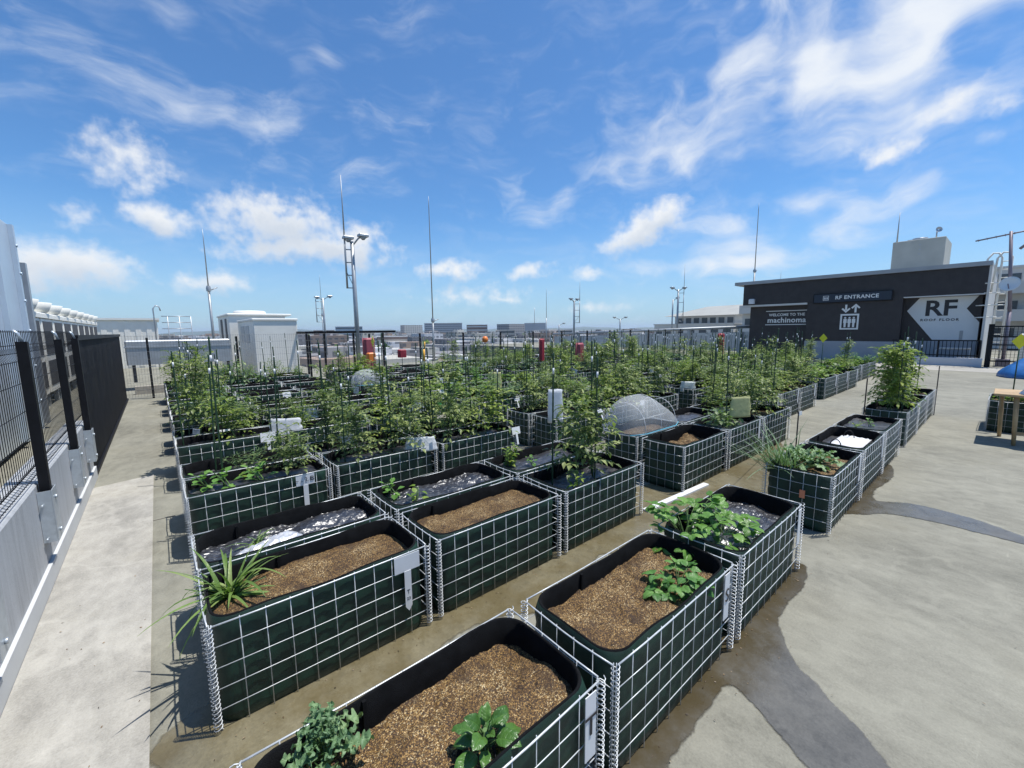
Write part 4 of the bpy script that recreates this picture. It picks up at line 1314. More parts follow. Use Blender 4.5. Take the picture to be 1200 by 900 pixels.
for x, z in ((-.732, .755), (-.772, .77), (-.732, .83), (-.732, 1.02), (-.732, 1.21), (-.732, 1.40), (-.732, 1.55), (-.772, 1.60), (-.732, 1.66), (-.732, 1.75)):
    b.tube([(x, -1, z), (x, 7.0, z)], .0028, 4, 0, False)
b.build('wire_mesh', M['black_paint'], t)


def screenmat():
    m, t, bs = newmat('dark_screen')
    co = t.node('ShaderNodeTexCoord').outputs['Object']
    t.put(bs.inputs['Base Color'], t.ramp(t.noise(co, 5, 4), [(.3, (.008, .009, .012)), (.7, (.018, .019, .023))]))
    bs.inputs['Roughness'].default_value = .7; bs.inputs['Specular IOR Level'].default_value = .08
    tr = t.node('ShaderNodeBsdfTransparent'); mx = t.node('ShaderNodeMixShader', {0: .90})
    t.l.new(tr.outputs[0], mx.inputs[1]); t.l.new(bs.outputs[0], mx.inputs[2])
    t.l.new(mx.outputs[0], t.n['Material Output'].inputs[0])
    return m


M['screen'] = screenmat()
t = thing('screen_fence', (0, 0, 0), 'tall black shade screen fence beyond the mesh fence at left', 'fence')
b = MB(); b.box(-.735, -.725, 7.06, 14.7, .06, 1.66); b.build('screen_panel', M['screen'], t)
b = MB(); b.box(-.75, -.70, 7.05, 14.72, 1.66, 1.72); b.box(-.75, -.70, 7.05, 14.72, .02, .06); b.build('rail', M['black_paint'], t)
for i in range(8):
    y = 7.08 + i * 1.085
    b = MB(); b.box(-.765, -.737, y - .03, y + .03, 0, 1.655); b.build('post', M['black_paint'], t)

# far mesh fence across the end of the planters
t = thing('mesh_fence', (0, 14.75, 0), 'thin grey wire mesh fence with dark posts across the far end', 'fence')
for i in range(15):
    x = -.2 + i * 2.0
    b = MB(); b.box(x - .025, x + .025, -.03, .03, 0, 1.62); b.build('post', M['black_paint'], t)
M['farwire'] = pmat('grey_wire', (.22, .23, .24), .5, .3)
b = MB(); x = -.68
while x < 28:
    b.tube([(x, -.04, .05), (x, -.04, 1.68)], .0022, 3, 0, False); x += .06 if x < 4.5 else .16
for z in (.05, .25, .45, .65, .85, 1.05, 1.25, 1.45, 1.66):
    b.tube([(-.68, -.045, z), (28, -.045, z)], .003, 3, 0, False)
b.build('wire_mesh', M['farwire'], t)
# dark framed gate fence corner
t = thing('dark_fence', (3.9, 15.2, 0), 'dark framed fence corner with thick top rail left of lamp post', 'fence')
b = MB(); b.box(-.1, 3.1, -.04, .04, 1.66, 1.74); b.box(-.1, -.02, .04, 5, 1.66, 1.74); b.build('rail', M['black_paint'], t)
for x, y in ((-.06, 0), (.5, 0), (1.5, 0), (2.6, 0), (-.06, 1.6), (-.06, 3.2), (-.06, 4.8)):
    b = MB(); b.box(x - .03, x + .03, y - .03, y + .03, 0, 1.659); b.build('post', M['black_paint'], t)

# ------------------------------------------------------------------ plant equipment beyond the fences
M['wmetal'] = pmat('white_metal', (.80, .78, .71), .5, 0, .05, 2, 0, None, .4, (.68, .65, .57))
M['bluem'] = pmat('pale_blue_metal', (.52, .60, .68), .35, .25, .06, 2)
M['duct'] = pmat('zinc_duct', (.42, .44, .46), .42, .5, .15, 3)
M['grille'] = pmat('dark_grille', (.05, .05, .055), .6)
t = thing('metal_hoarding', (0, 0, 0), 'tall pale blue metal panel with ribs behind the mesh fence', 'panel')
b = MB(); b.bbox(-2.9, -1.70, 3.0, 11.0, .1, 3.55, .02); b.build('panel', M['bluem'], t)
b = MB()
for y in (9.6, 10.75): b.box(-1.699, -1.64, y, y + .10, .1, 3.53)
for z in (.6, 1.2, 1.8, 2.3, 2.75, 3.2): b.tube([(-1.64, 10.8, z), (-1.62, 10.8, z)], .025, 6)
b.build('rib', M['bluem'], t)
b = MB(); b.box(-1.78, -1.66, 11.4, 11.55, .1, 3.0); b.build('post', M['duct'], t)
# chiller row with nine fan cowls
for i in range(9):
    y = 14.0 + i * 1.55
    t = thing('cooling_unit', (-2.55, y, 0), '%s from the near end in the row of white cooling units' % (('nearest unit', ) + tuple(ORD[2:9]) + ('farthest unit',))[i] if i in (0, 8) else '%s unit from the near end in the white cooling row' % ORD[i + 1], 'cooling unit', 'row of white cooling units with fan cowls')
    b = MB(); b.bbox(-.9, .50, -.70, .70, .35, 2.12, .02); b.bbox(-.92, .53, -.755, .755, 2.13, 2.25, .02); b.build('casing', M['wmetal'], t)
    b = MB(); b.box(.502, .512, -.56, .56, 1.25, 2.05); b.box(.502, .512, -.56, .56, .5, 1.1); b.build('grille', M['grille'], t)
    b = MB(); b.lathe((0, 0, 0), [(.50, 2.25), (.56, 2.30), (.64, 2.50), (.62, 2.51), (.50, 2.33), (.2, 2.30), (0, 2.30)], 20); b.build('fan_cowl', M['wmetal'], t)
    b = MB()
    for sx in (-.8, .4):
        for sy in (-.6, .6): b.box(sx - .04, sx + .04, sy - .04, sy + .04, 0, .35)
    b.build('base_frame', M['duct'], t)
t = thing('roof_shed', (-.95, 28.4, 0), 'long white sheet-clad roof shed behind the screen fence', 'shed')
b = MB(); b.bbox(-2.8, 1.05, 0, 5, 0, 2.40, .02)
for i in range(9): b.box(-2.75 + i * .42, -2.54 + i * .42, -.02, 0, .1, 2.33)
b.build('wall', M['wmetal'], t)
b = MB(); b.box(-2.9, 1.15, -.1, 5.1, 2.402, 2.50); b.build('roof', M['wmetal'], t)
t = thing('roof_ladder', (.15, 26.5, 0), 'thin grey hooped ladder at the end of the white shed', 'ladder')
b = MB()
b.tube([(-.15, 0, .0), (-.15, 0, 2.9), (-.05, 0, 3.05), (.08, 0, 3.0), (.12, 0, 2.8)], .03, 6)
for x in (.35, .8, 1.25): b.cyl(x, 0, 0, 2.55, .022, 6)
for z in (1.6, 1.95, 2.25, 2.55): b.tube([(.12, 0, z), (1.25, 0, z)], .02, 6)
b.build('rails', M['duct'], t)
t = thing('air_duct', (.3, 17, 0), 'long grey zinc duct on dark legs behind the far fence', 'duct')
b = MB(); b.bbox(-1.05, 1.6, 0, .9, .78, 1.52, .03); b.box(-1.07, 1.62, -.02, .92, 1.30, 1.34); b.build('duct_body', M['duct'], t)
for x in (-.9, 0, .9, 1.5):
    b = MB(); b.box(x - .04, x + .04, .1, .2, .25, .778); b.build('leg', M['grille'], t)
# timbers and pallets on the deck
M['timber'] = pmat('grey_timber', (.34, .31, .26), .8, 0, .2, 9)
for i, (x0, x1, y, z) in enumerate(((-.6, 3.2, 15.9, .0), (-.5, 2.4, 16.3, .0), (-.6, 2.0, 15.9, .12))):
    b = MB(); b.bbox(x0, x1, y, y + .14, z, z + .115, .008)
    tag(b.build('timber_beam', M['timber']), ('front grey timber beam lying beyond the far fence', 'back grey timber beam lying beyond the far fence', 'short grey timber stacked on the front beam')[i], 'timber', 'timber beams beyond the far fence')
t = thing('wooden_pallet', (3.2, 16.0, 0), 'weathered wooden pallet before the white plant boxes', 'pallet')
b = MB()
for k in range(6): b.box(-.55, .55, k * .13, k * .13 + .095, .105, .125)
b.build('deck_slats', M['timber'], t)
b = MB()
for x in (-.5, 0, .5): b.box(x - .05, x + .05, 0, .75, 0, .104)
b.build('bearer', M['timber'], t)
# white plant boxes
t = thing('plant_box', (3.2, 16.3, 0), 'smaller plain white plant box in front behind the far fence', 'plant box')
b = MB(); b.bbox(-.70, .64, 0, 3.4, .12, 2.12, .02); b.bbox(-.73, .67, -.03, 3.43, 2.121, 2.19, .015); b.build('casing', M['wmetal'], t)
b = MB(); b.box(-.712, -.702, .9, 1.7, 1.35, 1.95); b.box(-.712, -.702, 1.9, 2.7, 1.35, 1.95); b.build('louvre', M['duct'], t)
b = MB(); b.box(-.74, .68, -.04, 3.44, 0, .118); b.build('plinth', M['duct'], t)
t = thing('plant_box', (3.0, 20.4, 0), 'larger white plant box with round roof fan and dark slots', 'plant box')
b = MB(); b.bbox(-.72, 1.35, 0, 3.6, .0, 2.42, .02); b.bbox(-.76, 1.6, -.05, 3.7, 2.422, 2.50, .02); b.build('casing', M['wmetal'], t)
b = MB(); b.box(-.735, -.721, .6, 1.1, 1.3, 2.3); b.box(-.735, -.721, 2.0, 2.6, 1.3, 2.3); b.build('louvre', M['grille'], t)
b = MB(); b.lathe((.25, 1.4, 2.5), [(.62, 0), (.62, .12), (.55, .16), (0, .17)], 20); b.build('roof_fan', M['wmetal'], t)
b = MB(); b.lathe((-.35, -.0, 1.1), [(.0, -.012), (.13, -.012), (.15, 0.)], 16, 0, (0, -1, 0)); b.lathe((-.35, -.012, 1.1), [(0, .002), (.10, .002)], 16, 0, (0, -1, 0)); b.build('vent', M['grille'], t)
b = MB(); b.box(-.36, .3, -.012, -.002, .3, 2.1); b.build('door', M['wmetal'], t)

# ------------------------------------------------------------------ poles
def az_xy(azd, dist): return sin(R(azd)) * dist, cos(R(azd)) * dist
M['pole'] = pmat('pole_grey', (.36, .38, .39), .45, .5, .1, 6)


def rod(azd, dist, top_el, label, thick=.03, joint=None, base=0, spurs=True):
    x, y = az_xy(azd, dist); zt = H + dist * math.tan(R(top_el))
    t = thing('lightning_rod', (x, y, base), label, 'lightning rod', 'lightning rods on the roofs')
    zt -= base
    zj = joint if joint else zt * .5
    b = MB(); b.tube([(0, 0, 0), (0, 0, zj)], [thick, thick * .9], 8); b.build('lower_pole', M['pole'], t)
    b = MB(); b.tube([(0, 0, zj), (0, 0, zt - .5), (0, 0, zt)], [thick * .55, thick * .35, thick * .12], 6); b.build('rod', M['pole'], t)
    if spurs:
        b = MB(); b.lathe((0, 0, zj), [(thick * 1.6, -.12), (thick * 1.8, 0), (thick * 1.2, .1)], 10)
        b.tube([(0, 0, zj - .1), (thick * 6, 0, zj + .05)], thick * .4, 5); b.build('bracket', M['pole'], t)
    return t


rod(4.86, 21, 10.97, 'leaning slender lightning rod left of the white plant boxes', .05, 3.5)
rod(29.64, 24, 16.58, 'tall plain lightning rod right of the tall lamp post', .06, 2.3)
rod(16.1, 36, 6.83, 'slender rod beside the far lamp pair behind the dark fence', .04)
rod(44.9, 40, 5.36, 'thin short rod above the middle of the skyline', .045, None, 0, False)
rod(69.8, 38, 13.66, 'tallest plain rod just left of the entrance building roof', .07, 6.)
rod(72.4, 60, 6.2, 'thin distant rod left of the entrance building roof', .05, None, 0, False)


def lamp_mast(x, y, h, label, heads, cage=None, thick=.07, rodtop=None):
    t = thing('lamp_mast', (x, y, 0), label, 'lamp mast', 'roof lamp masts')
    b = MB(); b.tube([(0, 0, 0), (0, 0, h * .5), (0, 0, h)], [thick, thick * .9, thick * .7], 10); b.build('pole', M['pole'], t)
    for (dx, dy, dz) in heads:
        b = MB(); b.tube([(0, 0, h - .15), (dx * .6, dy * .6, h - .05 + dz), (dx, dy, h + dz)], thick * .35, 6)
        b.bbox(dx - .17, dx + .17, dy - .13, dy + .13, h + dz, h + dz + .09, .02)
        b.lathe((dx, dy, h + dz), [(.05, -.10), (.11, -.03), (.10, .0)], 10)
        b.build('lamp_head', M['pole'], t)
    if cage:
        x1, y1, z0, z1 = cage
        b = MB(); b.tube([(x1, y1, z0), (x1, y1, z1)], [.035, .03], 6)
        for k in range(4):
            z = z0 + .02 + (h - .3 - z0) * k / 3; b.tube([(0, 0, z), (x1, y1, z)], .02, 6)
        b.tube([(0, 0, z0 + .02), (x1, y1, z0 + .6)], .012, 5)
        b.tube([(x1, y1, z1), (x1, y1, rodtop)], [.028, .01], 6)
        b.build('ladder_frame', M['pole'], t)
    return t


# the tall lamp post: perpendicular to the view is (cos yaw, -sin yaw)
cxp, cyp = cos(R(20)), -sin(R(20))
x, y = az_xy(20.05, 16.2)
d0 = 16.2
lamp_mast(x, y, H + d0 * math.tan(R(10.9)), 'tall grey lamp post with two lamps and side ladder frame', [(.38 * cxp, .38 * cyp, .18), (-.12 * cxp, -.12 * cyp, .08)], (-.24 * cxp, -.24 * cyp, H + d0 * math.tan(R(5.3)), H + d0 * math.tan(R(11.6))), .085, H + d0 * math.tan(R(18.16)))
x, y = az_xy(16.3, 34); lamp_mast(x, y, H + 34 * math.tan(R(4.1)), 'smaller distant lamp mast left of the tall lamp post', [(.5, 0, .1), (-.4, 0, 0)], (-.5, 0, 2.4, 4), .08, 4.1)
x, y = az_xy(48.6, 36); lamp_mast(x, y, H + 36 * math.tan(R(3.7)), 'lamp mast with ladder above the middle of the field', [(.4, 0, .1), (-.4, 0, .1)], (.35, -.3, 2.2, 4), .09, H + 36 * math.tan(R(6.15)))
x, y = az_xy(54.6, 48); lamp_mast(x, y, H + 48 * math.tan(R(1.2)), 'short distant twin lamp mast above the grey rail', [(.5, -.4, .15), (-.5, .4, .15)], None, .09)
x, y = az_xy(61.6, 36); lamp_mast(x, y, H + 36 * math.tan(R(4.7)), 'taller twin lamp mast left of the pale hipped roof', [(.4, -.3, .1), (-.4, .3, .1)], (.3, -.3, 2.2, 4.3), .09, H + 36 * math.tan(R(7.69)))
x, y = az_xy(61.0, 42); lamp_mast(x, y, H + 42 * math.tan(R(3.5)), 'shorter lamp mast close beside the taller twin lamp mast', [(.3, -.3, .1)], None, .08)
x, y = az_xy(46.6, 55); lamp_mast(x, y, H + 55 * math.tan(R(.55)), 'low floodlight on a stub mast at the left end of the rail', [(.5, -.4, .15)], None, .09)

# grey guard rail along the right edge of the roof
t = thing('guard_rail', (28, 0, 0), 'grey guard rail with pale panels closing the far right edge', 'guard rail')
b = MB(); b.tube([(0, 10.4, 1.72), (0, 27.2, 1.24)], .09, 8); b.build('rail', M['pole'], t)
for i in range(6):
    y = 10.95 + 3.3 * i
    b = MB(); b.box(-.1, .1, y - .1, y + .1, 0, 1.62 - .028 * (y - 11)); b.build('post', M['pole'], t)
b = MB(); b.poly([(.12, 10.4, .2), (.12, 27.2, .2), (.12, 27.2, 1.02), (.12, 10.4, 1.42)]); b.poly([(.16, 10.4, 1.42), (.16, 27.2, 1.02), (.16, 27.2, .2), (.16, 10.4, .2)])
b.build('panel', M['duct'], t)

# ------------------------------------------------------------------ entrance building
FX = 26.5


def siding():
    m, t, bs = newmat('dark_siding')
    co = t.node('ShaderNodeTexCoord').outputs['Object']
    sp = t.node('ShaderNodeSeparateXYZ'); t.l.new(co, sp.inputs[0])
    ln = t.math('FRACT', t.math('MULTIPLY', sp.outputs[1], 8.))
    gr = t.sstep(t.math('ABSOLUTE', t.math('SUBTRACT', ln, .5)), .42, .5)
    c = t.ramp(t.noise(co, 3, 5), [(.3, (.024, .020, .020)), (.7, (.037, .031, .031))])
    c = t.mix(t.math('MULTIPLY', gr, .4), c, (.02, .018, .018, 1))
    t.put(bs.inputs['Base Color'], c); bs.inputs['Roughness'].default_value = .6
    bn = t.node('ShaderNodeBump', {'Strength': .4, 'Distance': .01, 'Height': t.math('SUBTRACT', 1., gr)}); t.l.new(bn.outputs[0], bs.inputs['Normal'])
    return m


M['siding'] = siding()
M['coping'] = pmat('grey_coping', (.34, .35, .36), .5, .2, .08, 2)
M['lintel'] = pmat('pale_lintel', (.58, .57, .54), .6, 0, .06, 2)
M['signw'] = pmat('sign_white', (.74, .74, .72), .5, 0, .04, 2)
M['signpan'] = pmat('sign_panel_grey', (.64, .65, .64), .5, 0, .04, 1)
M['navy'] = pmat('navy_sign', (.012, .018, .035), .35, 0, .1, 4)
eb = thing('entrance_building', (FX, 0, 0), 'dark brown roof entrance building with white signs', 'building')
FN = lambda a, c, d: (-d, a, c)     # (y, z, depth towards the viewer)
b = MB()
b.box(0, 9, .78, 10.28, 2.96, 4.12)                 # upper band over the whole front
b.box(.004, 9, 3.32, 7.06, .95, 2.958)              # middle pier
b.box(.42, 9, 7.062, 10.0, .0, 2.958)               # recessed left wall
b.box(.42, 9, .86, 3.318, .0, 2.958)                # recessed right wall
b.build('wall', M['siding'], eb)
b = MB(); b.box(-.03, 9.0, 3.32, 7.06, 0, .948); bg_ = pmat('base_grey', (.30, .32, .35), .6, 0, .08, 2); b.build('base_band', bg_, eb)
b = MB(); b.box(.405, .419, .86, 3.318, 0, 1.0); b.build('base_band', bg_, eb)
b = MB(); b.box(-.12, 9.1, .70, 10.75, 4.122, 4.30); b.build('roof', M['coping'], eb)
b = MB(); b.box(-.02, .41, 7.07, 10.3, 2.86, 2.955); b.build('lintel', M['lintel'], eb)
b = MB(); b.box(-.02, .41, .80, 3.31, 2.955, 3.0); b.build('lintel', M['lintel'], eb)
b = MB(); b.box(.0, 9, .70, .776, 0, 4.12); b.build('corner_trim', M['lintel'], eb)
# RF arrow panel
b = MB(); b.prism([(3.19, 2.36), (2.80, 2.94), (.98, 2.94), (1.30, 2.40), (.88, 1.80), (.88, 1.02), (2.24, 1.02)], lambda a, c, d: (.42 - d, a, c), .012, .03); ap = b.build('arrow_panel', M['signpan'], eb)


def ftext(name, s, size, y, z, x, mat, parent, bold=0., sx=1., space=1.):
    return text_obj(name, s, size, Matrix(((0, 0, -1, x), (-1, 0, 0, y), (0, 1, 0, z), (0, 0, 0, 1))), mat, parent, .004, bold, 'CENTER', sx, space)


ftext('lettering', 'RF', .95, 2.10, 2.42, .42 - .036, M['ink'], ap, .022, 1.02)
ftext('lettering', 'ROOF FLOOR', .15, 2.10, 1.93, .42 - .036, M['ink'], ap, .003, 1.05, 1.35)
b = MB(); b.box(.375, .388, 1.32, 1.42, 1.05, 1.45); b.build('door_handle', M['coping'], ap)
# RF ENTRANCE board
b = MB(); b.box(-.10, .002, 3.72, 6.76, 2.90, 3.34); sb = b.build('sign_board', M['navy'], eb)
b = MB()
for z in (2.885, 3.325): b.box(-.11, -.0, 3.70, 6.78, z, z + .03)
b.box(-.112, 0, 3.69, 3.72, 2.885, 3.355); b.box(-.112, 0, 6.76, 6.79, 2.885, 3.355)
b.build('sign_frame', M['black_paint'], sb)
ftext('lettering', 'RF ENTRANCE', .245, 5.02, 3.12, -.105, M['signw'], sb, .006, 1.0, 1.08)
b = MB()
for r in ((6.37, 6.13, 3.01, 3.03), (6.37, 6.13, 3.22, 3.24), (6.37, 6.35, 3.031, 3.219), (6.15, 6.13, 3.031, 3.219)): b.prism([(r[0], r[2]), (r[1], r[2]), (r[1], r[3]), (r[0], r[3])], lambda a, c, d: (-d, a, c), .101, .107)
for k in range(3):
    yy = 6.31 - k * .06; b.prism([(yy + .018, 3.06), (yy - .018, 3.06), (yy - .018, 3.17), (yy + .018, 3.17)], lambda a, c, d: (-d, a, c), .101, .107)
b.build('pictogram', M['signw'], sb)
# lift pictogram with arrows
LF = lambda a, c, d: (-d, a, c)
b = MB()


def rect(mb, ya, yb, za, zb, d0=.008, d1=.02): mb.prism([(ya, za), (yb, za), (yb, zb), (ya, zb)], LF, d0, d1)


rect(b, 5.60, 4.86, 1.53, 1.60); rect(b, 5.60, 4.86, 2.22, 2.30); rect(b, 5.60, 5.53, 1.601, 2.219); rect(b, 4.93, 4.86, 1.601, 2.219)
for k in range(3):
    yc = 5.40 - k * .17
    b.lathe((-.008, yc, 2.11), [(.0, .012), (.045, .012), (.045, 0)], 12, 0, (-1, 0, 0))
    b.prism([(yc + .065, 2.055), (yc + .07, 1.86), (yc + .045, 1.855), (yc + .04, 1.64), (yc - .04, 1.64), (yc - .045, 1.855), (yc - .07, 1.86), (yc - .065, 2.055)], LF, .008, .02)
b.prism([(5.44, 2.76), (5.36, 2.76), (5.36, 2.50), (5.44, 2.50)], LF, .008, .02)
b.prism([(5.40, 2.36), (5.58, 2.545), (5.53, 2.60), (5.40, 2.468), (5.27, 2.60), (5.22, 2.545)], LF, .0081, .0201)
b.prism([(5.06, 2.36), (4.98, 2.36), (4.98, 2.66), (5.06, 2.66)], LF, .008, .02)
b.prism([(5.02, 2.79), (5.20, 2.605), (5.15, 2.55), (5.02, 2.682), (4.89, 2.55), (4.84, 2.605)], LF, .0081, .0201)
b.build('lift_pictogram', M['signw'], eb)
# welcome lettering
wl = MB(); wl.box(.398, .410, 7.14, 9.16, 2.56, 2.60); wl.box(.398, .410, 7.14, 9.16, 1.80, 1.84); wg = wl.build('welcome_sign', M['signw'], eb)
ftext('lettering', 'WELCOME TO THE', .205, 8.12, 2.36, .404, M['signw'], wg, .005, .95, 1.05)
ftext('lettering', 'machinoma', .40, 8.12, 2.06, .404, M['signw'], wg, .009, .98, 1.05)
b = MB(); b.bbox(-.25, -.0, 9.62, 9.90, 3.02, 3.30, .04); b.build('wall_lamp', M['white'], eb)
# railing and kerb in front
t = thing('iron_railing', (25.45, 0, 0), 'black iron railing on pale kerb before the RF arrow wall', 'railing')
b = MB(); b.bbox(-.1, .15, .62, 3.4, 0, .345, .01); b.build('kerb', pmat('kerb_light', (.52, .53, .55), .6, 0, .06, 2), t)
b = MB(); b.box(0, .05, .7, 3.4, 1.03, 1.08); b.box(0, .05, .7, 3.4, .42, .46); b.build('rail', M['black_paint'], t)
b = MB(); y = .72
while y < 3.4: b.box(.012, .038, y - .011, y + .011, .346, 1.029) if abs((y - .72) % 1.2) > .06 else b.box(-.005, .055, y - .03, y + .03, .346, 1.029); y += .12
b.build('bars', M['black_paint'], t)
t = thing('bench_rail', (26.0, 0, 0), 'pale curved handrail behind the black railing', 'handrail')
b = MB(); b.tube([(0, 2.0, 0), (0, 2.0, .62), (0, 1.9, .70), (0, 1.0, .70)], .04, 8); b.build('rail', M['lintel'], t)
b = MB(); b.cyl(0, 1.0, 0, .70, .03, 8); b.build('post', M['lintel'], t)
# mesh gate at right
t = thing('mesh_gate', (25.5, 0, 0), 'tall black mesh gate beside the right corner of the entrance building', 'gate')
b = MB(); b.box(-.06, .06, .40, .56, 0, 1.72); b.build('post', M['black_paint'], t)
b = MB()
for z in (.25, .9, 1.22, 1.62): b.box(-.02, .02, -2.5, .40, z - .025, z + .025)
y = .3
while y > -2.5: b.box(-.006, .006, y - .006, y + .006, .05, 1.64); y -= .10
for k in range(12): b.box(-.0075, .0075, -2.5, .4, .3 + k * .11, .308 + k * .11)
b.build('mesh_panel', M['black_paint'], t)
# cream penthouse
t = thing('lift_tower', (30.2, 0, 0), 'cream lift tower box on the roof of the entrance building', 'tower')
b = MB(); b.bbox(0, 3, 2.45, 4.42, 4.31, 6.05, .02); b.box(-.003, 0, 2.45, 4.42, 4.95, 4.97); b.build('wall', pmat('cream_wall', (.46, .45, .39), .75, 0, .08, 1.5, 0, None, .3, (.36, .35, .31)), t)
b = MB(); b.box(.3, 2.5, 3.2, 3.9, 6.052, 6.12); b.lathe((1, 3.5, 6.12), [(.3, 0), (.3, .12), (0, .16)], 12); b.build('roof_vent', M['duct'], t)
b = MB(); b.tube([(.5, 2.85, 6.05), (.5, 2.85, 6.42)], .03, 6); b.lathe((.5, 2.80, 6.48), [(.02, 0), (.14, .05)], 10, 0, (-1, -.6, .2)); b.build('roof_lamp', M['duct'], t)
b = MB()
for z in (5.3, 5.52, 5.75): b.box(-.012, -.002, 3.33, 3.40, z, z + .05)
b.build('bolt', M['duct'], t)
x = 30.3; rr2 = thing('lightning_rod', (30.3, 4.28, 6.05), 'short dark rod on the cream lift tower', 'lightning rod', 'lightning rods on the roofs')
b = MB(); b.tube([(0, 0, 0), (0, 0, 1.5)], [.035, .012], 6); b.build('rod', M['pole'], rr2)
# hooped cat ladder, antenna mast and dishes
t = thing('cat_ladder', (26.75, .33, 0), 'white hooped ladder at the right corner of the entrance building', 'ladder')
b = MB()
for y0 in (.42, .15):
    b.tube([(0, y0 + .18, 3.0), (0, y0 + .12, 4.4), (0, y0 - .02, 4.62), (0, y0 - .18, 4.6), (0, y0 - .28, 4.4), (0, y0 - .28, 0)], .035, 8)
for k in range(13): b.tube([(0, -.12, .3 + .33 * k), (0, .14, .3 + .33 * k)], .02, 6)
for z in (2.0, 2.5, 3.0, 3.4): b.tube([(0, -.12, z), (-.25, .5, z), (.0, .70, z)], .025, 6)
b.build('frame', M['wmetal'], t)
t = thing('antenna_mast', (26.2, .28, 0), 'rusty antenna mast with yagi aerial and two dishes at right', 'antenna')
MM = pmat('mast_purple_grey', (.22, .19, .22), .5, .3, .1, 5)
b = MB(); b.tube([(0, -.20, 2.2), (0, 0.05, 5.35)], [.06, .05], 8); b.box(-.2, .2, -.4, 0, 0, .3); b.cyl(0, -.2, .3, 2.2, .06, 8); b.build('mast', MM, t)
b = MB(); b.tube([(0, .98, 5.12), (0, -1.2, 5.42)], .03, 6)
for k in range(9):
    f = k / 8; yy = .9 - 1.9 * f; zz = 5.13 + .26 * f; b.tube([(-.28, yy, zz), (.28, yy, zz)], .012, 5)
b.tube([(0, -.55, 5.0), (0, -.7, 5.75)], .03, 5); b.tube([(0, -.45, 5.7), (0, -.95, 5.05)], .03, 5)
b.build('yagi_aerial', MM, t)


def dish(c, axis, r, name):
    b = MB(); b.lathe(c, [(0, 0), (r * .4, r * .06), (r * .75, r * .17), (r, r * .3), (r * 1.01, r * .28), (r * .75, r * .14), (0, -.02)], 22, 0, axis)
    o = b.build(name, M['signw'], t)
    b = MB(); a = Vector(axis).normalized(); cc = Vector(c)
    b.tube([cc - Vector((0, 0, r * .9)), cc + a * r * .9 - Vector((0, 0, r * .25))], .02, 5); b.tube([cc - a * .02, cc - a * .25 - Vector((0, 0, .1))], .05, 6)
    b.build('feed_arm', MM, o)


dish((-.45, -.12, 3.25), (-1, .25, .35), .29, 'satellite_dish')
dish((.0, -.45, 4.85), (-.35, -1, .5), .28, 'satellite_dish')
t = thing('hvac_cabinet', (27.6, -.9, 0), 'grey air-conditioner cabinet behind the mesh gate', 'cabinet')
b = MB(); b.bbox(-.4, .4, -.9, .6, 0, 1.3, .03); b.build('casing', M['wmetal'], t)
b = MB(); b.box(-.41, -.402, -.8, .2, .55, 1.1); b.build('grille', M['grille'], t)

# right-hand apartment block beyond
def windowed(name, label, x0, x1, y0, y1, z0, z1, wallm, rows, cols, side='x', balc=False, cat='building', roof=True, win=None, wh=.5, ww=.6):
    t = thing(name, ((x0 + x1) / 2, (y0 + y1) / 2, z0), label, cat)
    hx, hy, h = (x1 - x0) / 2, (y1 - y0) / 2, z1 - z0
    b = MB(); b.box(-hx, hx, -hy, hy, 0, h); b.build('wall', wallm, t)
    if roof:
        b = MB(); b.box(-hx - .02 * hx, hx + .02 * hx, -hy - .02 * hy, hy + .02 * hy, h + .002, h + max(.15, h * .02)); b.build('roof', M['lintel'], t)
    wm = win or M['glassd']
    for r in range(rows):
        zc = h * (r + .55) / rows
        hh = h / rows * wh / 2
        if ww > .75:      # continuous strips
            b = MB(); b.box(-hx - .03, -hx + .002, -hy * .96, hy * .96, zc - hh, zc + hh); b.box(-hx * .96, hx * .96, -hy - .03, -hy + .002, zc - hh, zc + hh)
            b.build('window_band', wm, t)
        else:
            for c in range(cols):
                f = (c + .5) / cols
                a = -hy + 2 * hy * f; w = hy / cols * ww
                b = MB(); b.box(-hx - .03, -hx + .002, a - w, a + w, zc - hh, zc + hh); b.build('window', wm, t)
                if side == 'xy':
                    a = -hx + 2 * hx * f; w = hx / cols * ww
                    b = MB(); b.box(a - w, a + w, -hy - .03, -hy + .002, zc - hh, zc + hh); b.build('window', wm, t)
        if balc:
            b = MB(); b.box(-hx - 1.1, -hx - .04, -hy, hy, zc - h / rows * .5, zc - h / rows * .42); b.box(-hx - 1.1, -hx - 1.0, -hy, hy, zc - h / rows * .42, zc - h / rows * .08); b.build('balcony', wallm, t)
    return t


M['glassd'] = pmat('window_glass', (.06, .075, .09), .15, 0, .3, .5)
M['pale'] = pmat('pale_render', (.58, .57, .54), .7, 0, .08, .6)
M['beige'] = pmat('beige_render', (.46, .41, .34), .7, 0, .08, .6)
M['brick'] = pmat('brown_tile', (.20, .13, .10), .7, 0, .15, .4)
M['grey'] = pmat('grey_render', (.36, .37, .39), .7, 0, .1, .3)
M['blueg'] = pmat('blue_grey_cladding', (.22, .30, .38), .4, 0, .1, .3)
windowed('apartment_block', 'white apartment block with balconies behind the antenna mast', 44, 56, -9, 1.2, 0, 5.4, M['pale'], 3, 6, 'x', True)
windowed('apartment_block', 'white balconied block seen past the left end of entrance roof', 54, 62, 18.0, 20.9, -6, 5.4, M['pale'], 5, 2, 'x', True)
windowed('apartment_block', 'low pale block under the hipped roof left of the entrance', 58, 66, 23.5, 35, -6, 2.1, M['pale'], 3, 7, 'x', True)
t = thing('hipped_house', (62, 29.3, 0), 'beige hall with broad hipped roof left of the entrance building', 'building')
b = MB(); b.box(0, 9, -4.3, 4.6, 2.0, 3.4); b.build('wall', M['pale'], t)
